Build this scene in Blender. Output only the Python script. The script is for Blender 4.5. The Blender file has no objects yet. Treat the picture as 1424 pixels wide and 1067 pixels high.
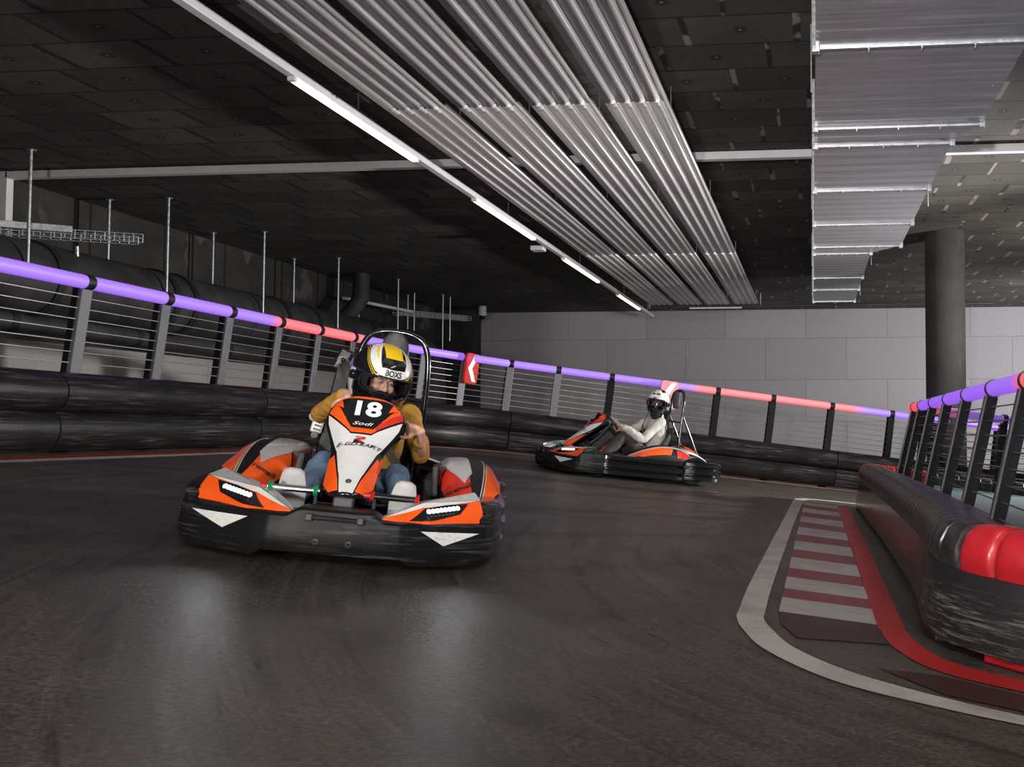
import bpy, bmesh, math, random
from mathutils import Vector, Matrix, Quaternion
from mathutils.geometry import tessellate_polygon
random.seed(7)
scn = bpy.context.scene
COL = scn.collection
PI = math.pi

# ---------------------------------------------------------------- helpers
def lin(c):
    return c / 12.92 if c <= 0.04045 else ((c + 0.055) / 1.055) ** 2.4
def rgb(r, g, b):
    return (lin(r / 255), lin(g / 255), lin(b / 255), 1.0)

def tag(o, label=None, cat=None, group=None, kind=None):
    if label: o['label'] = label
    if cat: o['category'] = cat
    if group: o['group'] = group
    if kind: o['kind'] = kind
    return o

def empty(name, mat, label=None, cat=None, group=None, kind=None):
    o = bpy.data.objects.new(name, None)
    o.empty_display_size = 0.1
    COL.objects.link(o)
    o.matrix_world = mat
    return tag(o, label, cat, group, kind)

ORD = ['first', 'second', 'third', 'fourth', 'fifth', 'sixth', 'seventh', 'eighth', 'ninth', 'tenth', 'eleventh',
       'twelfth', 'thirteenth', 'fourteenth', 'fifteenth', 'sixteenth', 'seventeenth', 'eighteenth', 'nineteenth', 'twentieth',
       'twenty-first', 'twenty-second', 'twenty-third', 'twenty-fourth', 'twenty-fifth']

class MB:
    """collects shapes, builds ONE mesh object"""
    def __init__(s):
        s.v = []; s.f = []; s.m = []; s.col = []
    def add(s, verts, faces, mi=0):
        o = len(s.v)
        s.v += [Vector(p) for p in verts]
        s.f += [tuple(i + o for i in f) for f in faces]
        s.m += [mi] * len(faces)
        return s
    def box(s, c, size, rot=None, mi=0):
        hx, hy, hz = size[0] / 2, size[1] / 2, size[2] / 2
        R = rot if rot is not None else Matrix.Identity(3)
        c = Vector(c)
        vs = [c + R @ Vector((x * hx, y * hy, z * hz)) for x in (-1, 1) for y in (-1, 1) for z in (-1, 1)]
        return s.add(vs, [(0, 1, 3, 2), (4, 6, 7, 5), (0, 4, 5, 1), (2, 3, 7, 6), (0, 2, 6, 4), (1, 5, 7, 3)], mi)
    def bar(s, p0, p1, w, d, side=(0, 1, 0), mi=0):
        p0 = Vector(p0); p1 = Vector(p1); t = (p1 - p0).normalized()
        a = Vector(side); a = (a - t * a.dot(t)).normalized(); b = t.cross(a)
        vs = []
        for p in (p0, p1):
            for x, y in ((-1, -1), (1, -1), (1, 1), (-1, 1)):
                vs.append(p + a * (x * w / 2) + b * (y * d / 2))
        return s.add(vs, [(3, 2, 1, 0), (4, 5, 6, 7), (0, 1, 5, 4), (1, 2, 6, 5), (2, 3, 7, 6), (3, 0, 4, 7)], mi)
    def tube(s, pts, r, n=10, closed=False, caps=True, mi=0):
        pts = [Vector(p) for p in pts]; N = len(pts)
        rr = r if isinstance(r, (list, tuple)) else [r] * N
        T = []
        for i in range(N):
            if closed: t = pts[(i + 1) % N] - pts[i - 1]
            else: t = pts[min(i + 1, N - 1)] - pts[max(i - 1, 0)]
            T.append(t.normalized() if t.length > 1e-9 else Vector((0, 0, 1)))
        up = Vector((0, 0, 1)) if abs(T[0].z) < 0.9 else Vector((1, 0, 0))
        a = (up - T[0] * up.dot(T[0])).normalized()
        vs = []
        for i in range(N):
            a = (a - T[i] * a.dot(T[i]))
            a = a.normalized() if a.length > 1e-6 else T[i].orthogonal().normalized()
            b = T[i].cross(a)
            for k in range(n):
                th = 2 * PI * k / n
                vs.append(pts[i] + (a * math.cos(th) + b * math.sin(th)) * rr[i])
        fs = []
        for i in range(N if closed else N - 1):
            j = (i + 1) % N
            for k in range(n):
                l = (k + 1) % n
                fs.append((i * n + k, i * n + l, j * n + l, j * n + k))
        if caps and not closed:
            fs.append(tuple(range(n - 1, -1, -1))); fs.append(tuple((N - 1) * n + k for k in range(n)))
        return s.add(vs, fs, mi)
    def cyl(s, p0, p1, r, n=14, mi=0):
        return s.tube([p0, p1], r, n, mi=mi)
    def grid(s, rows, closed_u=False, mi=0, mfun=None, cap=False):
        """rows: list of lists of points, same length"""
        n = len(rows[0]); o = len(s.v)
        for r in rows: s.v += [Vector(p) for p in r]
        for i in range(len(rows) - 1):
            for k in range(n if closed_u else n - 1):
                l = (k + 1) % n
                s.f.append((o + i * n + k, o + i * n + l, o + (i + 1) * n + l, o + (i + 1) * n + k))
                s.m.append(mfun(i, k) if mfun else mi)
        if cap:
            s.f.append(tuple(o + k for k in range(n - 1, -1, -1))); s.m.append(mi)
            b = o + (len(rows) - 1) * n
            s.f.append(tuple(b + k for k in range(n))); s.m.append(mi)
        return s
    def lathe(s, c, axis, prof, n=24, mi=0):
        axis = Vector(axis).normalized(); a = axis.orthogonal().normalized(); b = axis.cross(a); c = Vector(c)
        rows = [[c + axis * h + (a * math.cos(2 * PI * k / n) + b * math.sin(2 * PI * k / n)) * r for k in range(n)] for r, h in prof]
        return s.grid(rows, True, mi)
    def sphere(s, c, r, nu=16, nv=10, mi=0):
        c = Vector(c); r = Vector((r, r, r)) if not hasattr(r, '__len__') else Vector(r)
        rows = []
        for i in range(nv + 1):
            ph = -PI / 2 + PI * i / nv
            rows.append([c + Vector((r.x * math.cos(ph) * math.cos(2 * PI * k / nu), r.y * math.cos(ph) * math.sin(2 * PI * k / nu), r.z * math.sin(ph))) for k in range(nu)])
        return s.grid(rows, True, mi)
    def poly(s, pts3, mi=0):
        """flat fill of an outline of 3D points"""
        tris = tessellate_polygon([[Vector(p) for p in pts3]])
        return s.add(pts3, [tuple(t) for t in tris], mi)
    def xf(s, M):
        s.v = [M @ p for p in s.v]; return s
    def build(s, name, mats, parent=None, smooth=False, weld=False, bevel=0, solid=0, auto=None, solid_off=0, fixn=True):
        me = bpy.data.meshes.new(name)
        me.from_pydata(s.v, [], s.f)
        if not isinstance(mats, (list, tuple)): mats = [mats]
        for m in mats: me.materials.append(m)
        for p, mi in zip(me.polygons, s.m): p.material_index = min(mi, len(mats) - 1)
        if weld or fixn:
            bm = bmesh.new(); bm.from_mesh(me)
            if weld: bmesh.ops.remove_doubles(bm, verts=bm.verts, dist=1e-5)
            bmesh.ops.dissolve_degenerate(bm, dist=1e-6, edges=bm.edges)
            if fixn: bmesh.ops.recalc_face_normals(bm, faces=bm.faces)
            bm.to_mesh(me); bm.free()
        if auto is not None:
            me.polygons.foreach_set('use_smooth', [True] * len(me.polygons))
            me.set_sharp_from_angle(angle=math.radians(auto))
        elif smooth:
            me.polygons.foreach_set('use_smooth', [True] * len(me.polygons))
        o = bpy.data.objects.new(name, me); COL.objects.link(o)
        if parent: o.parent = parent
        if solid:
            md = o.modifiers.new('solid', 'SOLIDIFY'); md.thickness = solid; md.offset = solid_off
        if bevel:
            md = o.modifiers.new('bevel', 'BEVEL'); md.width = bevel; md.segments = 2; md.limit_method = 'ANGLE'; md.angle_limit = math.radians(35)
        return o

def spline(ctrl, n):
    """Catmull-Rom through control points (any dimension)"""
    P = [Vector(c) for c in ctrl]; out = []
    m = len(P) - 1
    for k in range(n + 1):
        t = k / n * m; i = min(int(t), m - 1); u = t - i
        p0 = P[max(i - 1, 0)]; p1 = P[i]; p2 = P[i + 1]; p3 = P[min(i + 2, m)]
        out.append(0.5 * ((2 * p1) + (p2 - p0) * u + (2 * p0 - 5 * p1 + 4 * p2 - p3) * u * u + (3 * p1 - p0 - 3 * p2 + p3) * u ** 3))
    return out

def interp(tab, x):
    if x <= tab[0][0]: return tab[0][1]
    for (a, va), (b, vb) in zip(tab, tab[1:]):
        if x <= b:
            t = (x - a) / (b - a); return va + (vb - va) * t
    return tab[-1][1]

def text2d(txt, size, shear=0.0, bold=0.0, sx=1.0):
    """outline of a word as a flat filled mesh: verts (x,y) centred, faces"""
    cu = bpy.data.curves.new('word', 'FONT')
    cu.body = txt; cu.size = size; cu.shear = shear; cu.offset = bold * size
    cu.align_x = 'CENTER'; cu.align_y = 'CENTER'; cu.resolution_u = 4
    ob = bpy.data.objects.new('word', cu); COL.objects.link(ob)
    dg = bpy.context.evaluated_depsgraph_get(); dg.update()
    me = bpy.data.meshes.new_from_object(ob.evaluated_get(dg))
    vs = [(v.co.x * sx, v.co.y) for v in me.vertices]; fs = [tuple(p.vertices) for p in me.polygons]
    bpy.data.objects.remove(ob); bpy.data.curves.remove(cu); bpy.data.meshes.remove(me)
    return vs, fs

# ---------------------------------------------------------------- materials
def newmat(name):
    m = bpy.data.materials.new(name); m.use_nodes = True
    nt = m.node_tree; b = nt.nodes['Principled BSDF']
    return m, nt, b
class N:
    """tiny node helper"""
    def __init__(s, nt): s.nt = nt
    def n(s, t, **kw):
        x = s.nt.nodes.new(t)
        for k, v in kw.items(): setattr(x, k, v)
        return x
    def lk(s, a, b): s.nt.links.new(a, b)
    def math(s, op, a, b=None, c=None, clamp=False):
        x = s.nt.nodes.new('ShaderNodeMath'); x.operation = op; x.use_clamp = clamp
        for i, q in enumerate((a, b, c)):
            if q is None: continue
            if isinstance(q, (int, float)): x.inputs[i].default_value = q
            else: s.lk(q, x.inputs[i])
        return x.outputs[0]
    def mix(s, fac, a, b):
        x = s.nt.nodes.new('ShaderNodeMix'); x.data_type = 'RGBA'
        for sock, q in ((x.inputs[0], fac), (x.inputs[6], a), (x.inputs[7], b)):
            if isinstance(q, (int, float)): sock.default_value = q
            elif isinstance(q, tuple): sock.default_value = q
            else: s.lk(q, sock)
        return x.outputs[2]
    def ramp(s, fac, stops):
        x = s.nt.nodes.new('ShaderNodeValToRGB'); e = x.color_ramp.elements
        while len(e) < len(stops): e.new(0.5)
        for el, (p, c) in zip(e, stops):
            el.position = p; el.color = c if isinstance(c, tuple) else (c, c, c, 1)
        s.lk(fac, x.inputs[0]); return x.outputs[0]
    def noise(s, vec, scale, detail=4, rough=0.55, dist=0.0):
        x = s.nt.nodes.new('ShaderNodeTexNoise'); x.inputs['Scale'].default_value = scale
        x.inputs['Detail'].default_value = detail; x.inputs['Roughness'].default_value = rough; x.inputs['Distortion'].default_value = dist
        if vec is not None: s.lk(vec, x.inputs['Vector'])
        return x.outputs['Fac']
    def coord(s, which='Object'):
        return s.n('ShaderNodeTexCoord').outputs[which]
    def mapping(s, vec, scale=(1, 1, 1), loc=(0, 0, 0), rot=(0, 0, 0)):
        x = s.n('ShaderNodeMapping'); x.inputs['Scale'].default_value = scale; x.inputs['Location'].default_value = loc; x.inputs['Rotation'].default_value = rot
        s.lk(vec, x.inputs['Vector']); return x.outputs[0]
    def bump(s, h, strength, dist, bsdf):
        x = s.n('ShaderNodeBump'); x.inputs['Strength'].default_value = strength; x.inputs['Distance'].default_value = dist
        s.lk(h, x.inputs['Height']); s.lk(x.outputs[0], bsdf.inputs['Normal'])

def simple(name, col, rough=0.5, metal=0.0, var=0.0, vscale=8.0, bump=0.0, bscale=60.0, coat=0.0, spec=None, emit=None, es=0.0):
    m, nt, b = newmat(name); h = N(nt)
    b.inputs['Base Color'].default_value = col; b.inputs['Roughness'].default_value = rough; b.inputs['Metallic'].default_value = metal
    if coat: b.inputs['Coat Weight'].default_value = coat; b.inputs['Coat Roughness'].default_value = 0.08
    if spec is not None: b.inputs['Specular IOR Level'].default_value = spec
    co = h.coord()
    if var:
        f = h.noise(co, vscale)
        lo = tuple(c * (1 - var) for c in col[:3]) + (1,); hi = tuple(min(1, c * (1 + var)) for c in col[:3]) + (1,)
        h.lk(h.ramp(f, [(0.3, lo), (0.7, hi)]), b.inputs['Base Color'])
        h.lk(h.ramp(f, [(0.3, max(0.02, rough - 0.08)), (0.7, min(1, rough + 0.08))]), b.inputs['Roughness'])
    if bump:
        h.bump(h.noise(co, bscale, 6), bump, 0.01, b)
    if emit:
        b.inputs['Emission Color'].default_value = emit; b.inputs['Emission Strength'].default_value = es
    return m

def scuffed(name, base, scuff, scale=(1, 1, 1), amount=0.55, rough=0.4, fine=18.0):
    """black plastic or rubber with long pale rub marks"""
    m, nt, b = newmat(name); h = N(nt); b.inputs['Specular IOR Level'].default_value = 0.16
    co = h.mapping(h.coord(), scale=scale)
    a = h.noise(co, fine, 8, 0.7, 0.4); c = h.noise(h.coord(), 2.2, 3)
    f = h.math('MULTIPLY', h.ramp(a, [(amount, 0.0), (min(1, amount + 0.2), 1.0)]), h.ramp(c, [(0.38, 0.0), (0.62, 1.0)]))
    h.lk(h.mix(f, base, scuff), b.inputs['Base Color'])
    h.lk(h.ramp(f, [(0, rough), (1, min(1, rough + 0.25))]), b.inputs['Roughness'])
    h.bump(a, 0.12, 0.01, b)
    return m

M = {}
M['black_plastic'] = simple('black plastic', (0.011, 0.011, 0.012, 1), 0.45, var=0.3, vscale=14, spec=0.3)
M['black_gloss'] = simple('gloss black', (0.010, 0.010, 0.011, 1), 0.16, coat=0.5)
M['black_matte'] = simple('matte black', (0.014, 0.014, 0.015, 1), 0.62, var=0.25, bump=0.1, bscale=90)
M['bumper'] = scuffed('rubbed black bumper plastic', (0.008, 0.008, 0.009, 1), (0.13, 0.13, 0.14, 1), (0.3, 0.3, 5.0), 0.52, 0.40, 11)
M['rubber'] = simple('tyre rubber', (0.012, 0.012, 0.012, 1), 0.7, bump=0.2, bscale=120)
M['orange'] = simple('orange film', (0.90, 0.105, 0.012, 1), 0.3, coat=0.4, var=0.05)
M['red_film'] = simple('red film', (0.62, 0.03, 0.015, 1), 0.3, coat=0.4, var=0.05)
M['white_film'] = simple('white film', (0.72, 0.72, 0.73, 1), 0.25, coat=0.5, var=0.04)
M['silver_film'] = simple('pale grey film', (0.48, 0.48, 0.49, 1), 0.28, coat=0.4, var=0.06)
M['worn_white'] = scuffed('worn white film', (0.62, 0.62, 0.62, 1), (0.08, 0.08, 0.08, 1), (1, 1, 3), 0.5, 0.4, 22)
M['letter_white'] = simple('white lettering', (0.85, 0.85, 0.85, 1), 0.35)
M['letter_black'] = simple('black lettering', (0.012, 0.012, 0.012, 1), 0.4)
M['steel'] = simple('dark painted steel', (0.055, 0.055, 0.060, 1), 0.42, metal=0.3, var=0.15)
M['post'] = simple('graphite fence post', (0.11, 0.11, 0.125, 1), 0.5, metal=0.2, var=0.12)
M['post_dark_shaded'] = simple('dark and shaded fence post', (0.006, 0.006, 0.008, 1), 0.65, var=0.12, spec=0.12)
M['cable'] = simple('steel cable', (0.24, 0.22, 0.21, 1), 0.4, metal=0.7)
M['galv'] = simple('galvanised steel', (0.55, 0.58, 0.60, 1), 0.38, metal=0.85, var=0.15, vscale=30)
M['chrome'] = simple('bright steel', (0.62, 0.62, 0.63, 1), 0.22, metal=1.0)
M['white_metal'] = simple('white lacquered metal', (0.72, 0.71, 0.73, 1), 0.4, var=0.05)
M['grey_metal'] = simple('grey lacquered metal', (0.38, 0.37, 0.39, 1), 0.45, var=0.06)
M['green'] = simple('green rubber', (0.01, 0.30, 0.11, 1), 0.4)
M['red_plastic'] = simple('red moulded plastic', (0.40, 0.012, 0.018, 1), 0.36, var=0.08, coat=0.2)
M['red_rubber'] = simple('red rubber', (0.5, 0.02, 0.02, 1), 0.45)
M['teal'] = simple('teal painted deck', (0.0, 0.040, 0.042, 1), 0.7, var=0.1, vscale=3)
M['deck_edge'] = simple('pale deck edge', (0.38, 0.40, 0.41, 1), 0.5, var=0.15)
M['concrete_pillar'] = None
M['skin'] = simple('skin', (0.62, 0.34, 0.25, 1), 0.5, var=0.08, vscale=20)
M['skin'].node_tree.nodes['Principled BSDF'].inputs['Subsurface Weight'].default_value = 0.08
M['skin'].node_tree.nodes['Principled BSDF'].inputs['Subsurface Radius'].default_value = (0.01, 0.004, 0.002)
M['eye_white_shaded'] = simple('shaded eye white', (0.38, 0.36, 0.35, 1), 0.3)  # greyed: shade inside the helmet is put into the colour
M['iris'] = simple('blue grey iris', (0.025, 0.035, 0.05, 1), 0.2)
M['lips'] = simple('lips', (0.5, 0.17, 0.14, 1), 0.45)
M['brow'] = simple('brown hair', (0.10, 0.05, 0.03, 1), 0.7)
M['mustard'] = simple('mustard sweatshirt', (0.52, 0.265, 0.035, 1), 0.85, var=0.15, vscale=12, bump=0.5, bscale=220)
M['fleece'] = simple('pale grey fleece', (0.50, 0.48, 0.44, 1), 0.9, var=0.12, vscale=10, bump=0.5, bscale=150)
M['jeans'] = simple('blue denim', (0.135, 0.205, 0.32, 1), 0.85, var=0.3, vscale=14, bump=0.4, bscale=240)
M['dark_cloth'] = simple('dark grey trousers', (0.055, 0.046, 0.045, 1), 0.85, var=0.2, vscale=12, bump=0.3, bscale=200)
M['shoe'] = simple('pale grey shoe', (0.52, 0.51, 0.51, 1), 0.7, var=0.1, vscale=20)
M['strap'] = simple('olive brown webbing', (0.14, 0.115, 0.085, 1), 0.7, bump=0.4, bscale=300)
M['belt_black'] = simple('black webbing', (0.03, 0.03, 0.03, 1), 0.6, bump=0.4, bscale=300)
M['yellow'] = simple('yellow gloss', (0.80, 0.52, 0.012, 1), 0.15, coat=0.8)
M['helmet_white'] = simple('white gloss', (0.72, 0.72, 0.72, 1), 0.15, coat=0.8)
M['helmet_black'] = simple('helmet gloss black', (0.010, 0.010, 0.011, 1), 0.12, coat=0.8)
M['helmet_cream'] = simple('cream gloss', (0.58, 0.54, 0.48, 1), 0.2, coat=0.8)
M['lining'] = simple('helmet lining', (0.012, 0.012, 0.012, 1), 0.9)
M['headrest'] = simple('grey carbon pad', (0.055, 0.055, 0.058, 1), 0.6, var=0.5, vscale=40)
M['blue_plastic'] = simple('dark blue plastic', (0.02, 0.05, 0.14, 1), 0.5)
M['lamp_white'] = simple('headlight emitter', (0.9, 0.9, 0.95, 1), 0.3, emit=(0.93, 0.96, 1.0, 1), es=5.0)
M['tube_lit'] = simple('lit tube diffuser', (0.9, 0.9, 0.85, 1), 0.4, emit=(1.0, 0.93, 0.70, 1), es=2.6)
M['display'] = simple('smoky visor edge', (0.015, 0.015, 0.02, 1), 0.1)
def visor_mat(name, tint, t):
    m, nt, b = newmat(name); h = N(nt)
    tr = h.n('ShaderNodeBsdfTransparent'); tr.inputs[0].default_value = tint
    gl = h.n('ShaderNodeBsdfGlossy'); gl.inputs['Roughness'].default_value = 0.04; gl.inputs[0].default_value = (0.9, 0.9, 1, 1)
    fr = h.n('ShaderNodeFresnel'); fr.inputs[0].default_value = 1.5
    mx = h.n('ShaderNodeMixShader')
    h.lk(h.math('MULTIPLY', fr.outputs[0], t), mx.inputs[0]); h.lk(tr.outputs[0], mx.inputs[1]); h.lk(gl.outputs[0], mx.inputs[2])
    h.lk(mx.outputs[0], nt.nodes['Material Output'].inputs['Surface'])
    return m
M['visor_clear'] = visor_mat('clear visor', (0.86, 0.86, 0.9, 1), 1.2)
M['visor_smoke'] = visor_mat('smoky visor', (0.45, 0.45, 0.55, 1), 1.4)

def rail_mat():
    m, nt, b = newmat('colour changing LED tube'); h = N(nt)
    at = h.n('ShaderNodeAttribute'); at.attribute_name = 'glow'
    b.inputs['Base Color'].default_value = (0.22, 0.22, 0.22, 1); b.inputs['Roughness'].default_value = 0.45
    h.lk(at.outputs['Color'], b.inputs['Emission Color']); b.inputs['Emission Strength'].default_value = 0.95
    return m
M['rail'] = rail_mat()
PURPLE = (0.30, 0.085, 0.86); RED = (0.95, 0.065, 0.095)

def floor_mat():
    m, nt, b = newmat('dark rubbed track floor'); h = N(nt)
    co = h.coord()
    sep = h.n('ShaderNodeSeparateXYZ'); h.lk(co, sep.inputs[0]); x, y = sep.outputs[0], sep.outputs[1]
    # tyre marks sweep round the end of the island
    dx = h.math('SUBTRACT', x, 1.2); dy = h.math('SUBTRACT', y, 2.2)
    dyy = h.math('MULTIPLY', dy, 0.72)
    r = h.math('SQRT', h.math('ADD', h.math('MULTIPLY', dx, dx), h.math('MULTIPLY', dyy, dyy)))
    th = h.math('ARCTAN2', dyy, dx)
    cb = h.n('ShaderNodeCombineXYZ'); h.lk(h.math('MULTIPLY', r, 3.2), cb.inputs[0]); h.lk(h.math('MULTIPLY', th, 0.9), cb.inputs[1])
    marks = h.noise(cb.outputs[0], 3.0, 7, 0.7, 0.25)
    cb2 = h.n('ShaderNodeCombineXYZ'); h.lk(h.math('MULTIPLY', r, 9.0), cb2.inputs[0]); h.lk(h.math('MULTIPLY', th, 1.7), cb2.inputs[1])
    thin = h.noise(cb2.outputs[0], 2.0, 3, 0.5, 0.6)
    cb3 = h.n('ShaderNodeCombineXYZ'); h.lk(h.math('MULTIPLY', r, 26.0), cb3.inputs[0]); h.lk(h.math('MULTIPLY', th, 2.6), cb3.inputs[1])
    scr = h.noise(cb3.outputs[0], 1.6, 4, 0.6, 0.9)
    big = h.noise(co, 0.55, 4); mid = h.noise(co, 3.5, 6, 0.65); grain = h.noise(co, 55, 6, 0.8); speck = h.noise(co, 140, 2)
    base = h.mix(h.ramp(big, [(0.3, 0.0), (0.7, 1.0)]), (0.046, 0.039, 0.033, 1), (0.105, 0.088, 0.073, 1))
    base = h.mix(h.ramp(marks, [(0.48, 0.0), (0.66, 0.8)]), base, (0.017, 0.0155, 0.014, 1))
    base = h.mix(h.ramp(thin, [(0.60, 0.0), (0.66, 0.35)]), base, (0.15, 0.13, 0.11, 1))
    base = h.mix(h.ramp(mid, [(0.46, 0.0), (0.68, 0.6)]), base, (0.125, 0.105, 0.088, 1))
    base = h.mix(h.ramp(scr, [(0.60, 0.0), (0.68, 0.45)]), base, (0.16, 0.138, 0.118, 1))
    base = h.mix(h.ramp(scr, [(0.34, 0.6), (0.42, 0.0)]), base, (0.016, 0.0145, 0.013, 1))
    base = h.mix(h.ramp(grain, [(0.40, 0.75), (0.56, 0.0)]), base, (0.012, 0.011, 0.010, 1))
    base = h.mix(h.ramp(grain, [(0.56, 0.0), (0.70, 0.55)]), base, (0.21, 0.185, 0.16, 1))
    base = h.mix(h.ramp(speck, [(0.70, 0.0), (0.78, 0.6)]), base, (0.22, 0.20, 0.18, 1))
    # slab joints across the lane
    fr = h.math('FRACT', h.math('DIVIDE', h.math('ADD', y, 1.62), 3.9))
    j = h.math('LESS_THAN', h.math('ABSOLUTE', h.math('SUBTRACT', fr, 0.2)), 0.0011)
    base = h.mix(h.math('MULTIPLY', j, 0.6), base, (0.10, 0.085, 0.07, 1))
    h.lk(base, b.inputs['Base Color'])
    rg = h.math('ADD', h.math('MULTIPLY', h.ramp(mid, [(0.3, 0.0), (0.7, 1.0)]), 0.10), h.math('ADD', 0.30, h.math('MULTIPLY', h.ramp(marks, [(0.45, 0.0), (0.7, 1.0)]), -0.05)))
    h.lk(rg, b.inputs['Roughness']); b.inputs['Specular IOR Level'].default_value = 0.42
    h.bump(h.math('ADD', grain, h.math('MULTIPLY', mid, 0.4)), 0.8, 0.010, b)
    return m
M['floor'] = floor_mat()

def paint_mat(name, col, wear, lo=0.45, hi=0.75):
    m, nt, b = newmat(name); h = N(nt); co = h.coord()
    a = h.noise(co, 2.6, 7, 0.68, 0.5); g = h.noise(h.mapping(co, (9, 2.2, 1)), 5, 5, 0.7)
    f = h.math('MAXIMUM', h.ramp(a, [(lo, 0.0), (hi, 0.85)]), h.ramp(g, [(0.60, 0.0), (0.78, 0.7)]))
    h.lk(h.mix(f, col, wear), b.inputs['Base Color']); b.inputs['Roughness'].default_value = 0.42
    h.bump(h.noise(co, 90, 4), 0.12, 0.006, b)
    return m
M['line_white'] = paint_mat('worn white line paint', (0.40, 0.38, 0.355, 1), (0.16, 0.14, 0.125, 1))
M['line_red'] = paint_mat('red line paint', (0.36, 0.012, 0.011, 1), (0.20, 0.010, 0.010, 1), 0.5, 0.8)
M['curb_red'] = paint_mat('dull red kerb paint', (0.19, 0.035, 0.042, 1), (0.09, 0.02, 0.022, 1))
M['curb_white'] = paint_mat('dull white kerb paint', (0.34, 0.315, 0.30, 1), (0.14, 0.12, 0.115, 1))
M['curb_dark'] = paint_mat('faded dark red kerb paint', (0.045, 0.012, 0.012, 1), (0.018, 0.012, 0.011, 1), 0.35, 0.65)

def ceiling_mat():
    m, nt, b = newmat('dark insulation boards'); h = N(nt); co = h.coord()
    sep = h.n('ShaderNodeSeparateXYZ'); h.lk(co, sep.inputs[0]); x, y = sep.outputs[0], sep.outputs[1]
    W, D = 0.86, 0.53
    wob = h.math('MULTIPLY', h.math('SUBTRACT', h.noise(co, 4, 3), 0.5), 0.02)
    yy = h.math('DIVIDE', h.math('ADD', y, wob), D)
    row = h.math('FLOOR', yy); fy = h.math('FRACT', yy)
    rn = h.n('ShaderNodeTexWhiteNoise', noise_dimensions='1D'); h.lk(row, rn.inputs['W'])
    u = h.math('ADD', h.math('DIVIDE', h.math('ADD', x, wob), W), h.math('ADD', h.math('MULTIPLY', row, 0.31), h.math('MULTIPLY', rn.outputs['Value'], 0.12)))
    cell = h.math('FLOOR', u); fx = h.math('FRACT', u)
    ex = h.math('MINIMUM', fx, h.math('SUBTRACT', 1.0, fx)); ey = h.math('MINIMUM', fy, h.math('SUBTRACT', 1.0, fy))
    cv = h.n('ShaderNodeCombineXYZ'); h.lk(cell, cv.inputs[0]); h.lk(row, cv.inputs[1])
    wn = h.n('ShaderNodeTexWhiteNoise', noise_dimensions='2D'); h.lk(cv.outputs[0], wn.inputs['Vector'])
    rnd = wn.outputs['Value']
    jx = h.math('LESS_THAN', ex, h.math('ADD', 0.014, h.math('MULTIPLY', rnd, 0.028))); jy = h.math('LESS_THAN', ey, 0.024)
    n1 = h.noise(co, 1.3, 5, 0.6); n2 = h.noise(co, 30, 5, 0.7)
    base = h.mix(rnd, (0.050, 0.044, 0.036, 1), (0.118, 0.105, 0.086, 1))
    base = h.mix(h.ramp(n1, [(0.35, 0.5), (0.65, 0.0)]), base, (0.022, 0.019, 0.016, 1))
    base = h.mix(h.ramp(n2, [(0.4, 0.35), (0.65, 0.0)]), base, (0.012, 0.011, 0.010, 1))
    base = h.mix(h.math('MULTIPLY', jy, 0.9), base, (0.010, 0.008, 0.011, 1))
    # short joints: dark on the left, filled with pale foam towards the right
    foam = h.math('MULTIPLY', h.ramp(h.noise(co, 2.4, 2), [(0.46, 0.0), (0.52, 1.0)]), h.math('GREATER_THAN', x, -4.6))
    jc = h.mix(foam, (0.014, 0.011, 0.016, 1), (0.22, 0.195, 0.19, 1))
    base = h.mix(jx, base, jc)
    # fixing dowel in each board
    ddx = h.math('MULTIPLY', h.math('SUBTRACT', fx, 0.5), W); ddy = h.math('MULTIPLY', h.math('SUBTRACT', fy, 0.5), D)
    d = h.math('SQRT', h.math('ADD', h.math('MULTIPLY', ddx, ddx), h.math('MULTIPLY', ddy, ddy)))
    base = h.mix(h.ramp(d, [(0.03, 0.85), (0.075, 0.0)]), base, (0.010, 0.009, 0.008, 1))
    base = h.mix(h.math('LESS_THAN', d, 0.013), base, (0.20, 0.20, 0.21, 1))
    h.lk(base, b.inputs['Base Color']); b.inputs['Roughness'].default_value = 0.85
    hh = h.math('SUBTRACT', h.math('MULTIPLY', n2, 0.3), h.math('ADD', h.math('MULTIPLY', jy, 0.6), h.math('MULTIPLY', jx, 0.3)))
    h.bump(hh, 0.4, 0.02, b)
    return m
M['ceiling'] = ceiling_mat()

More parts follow.
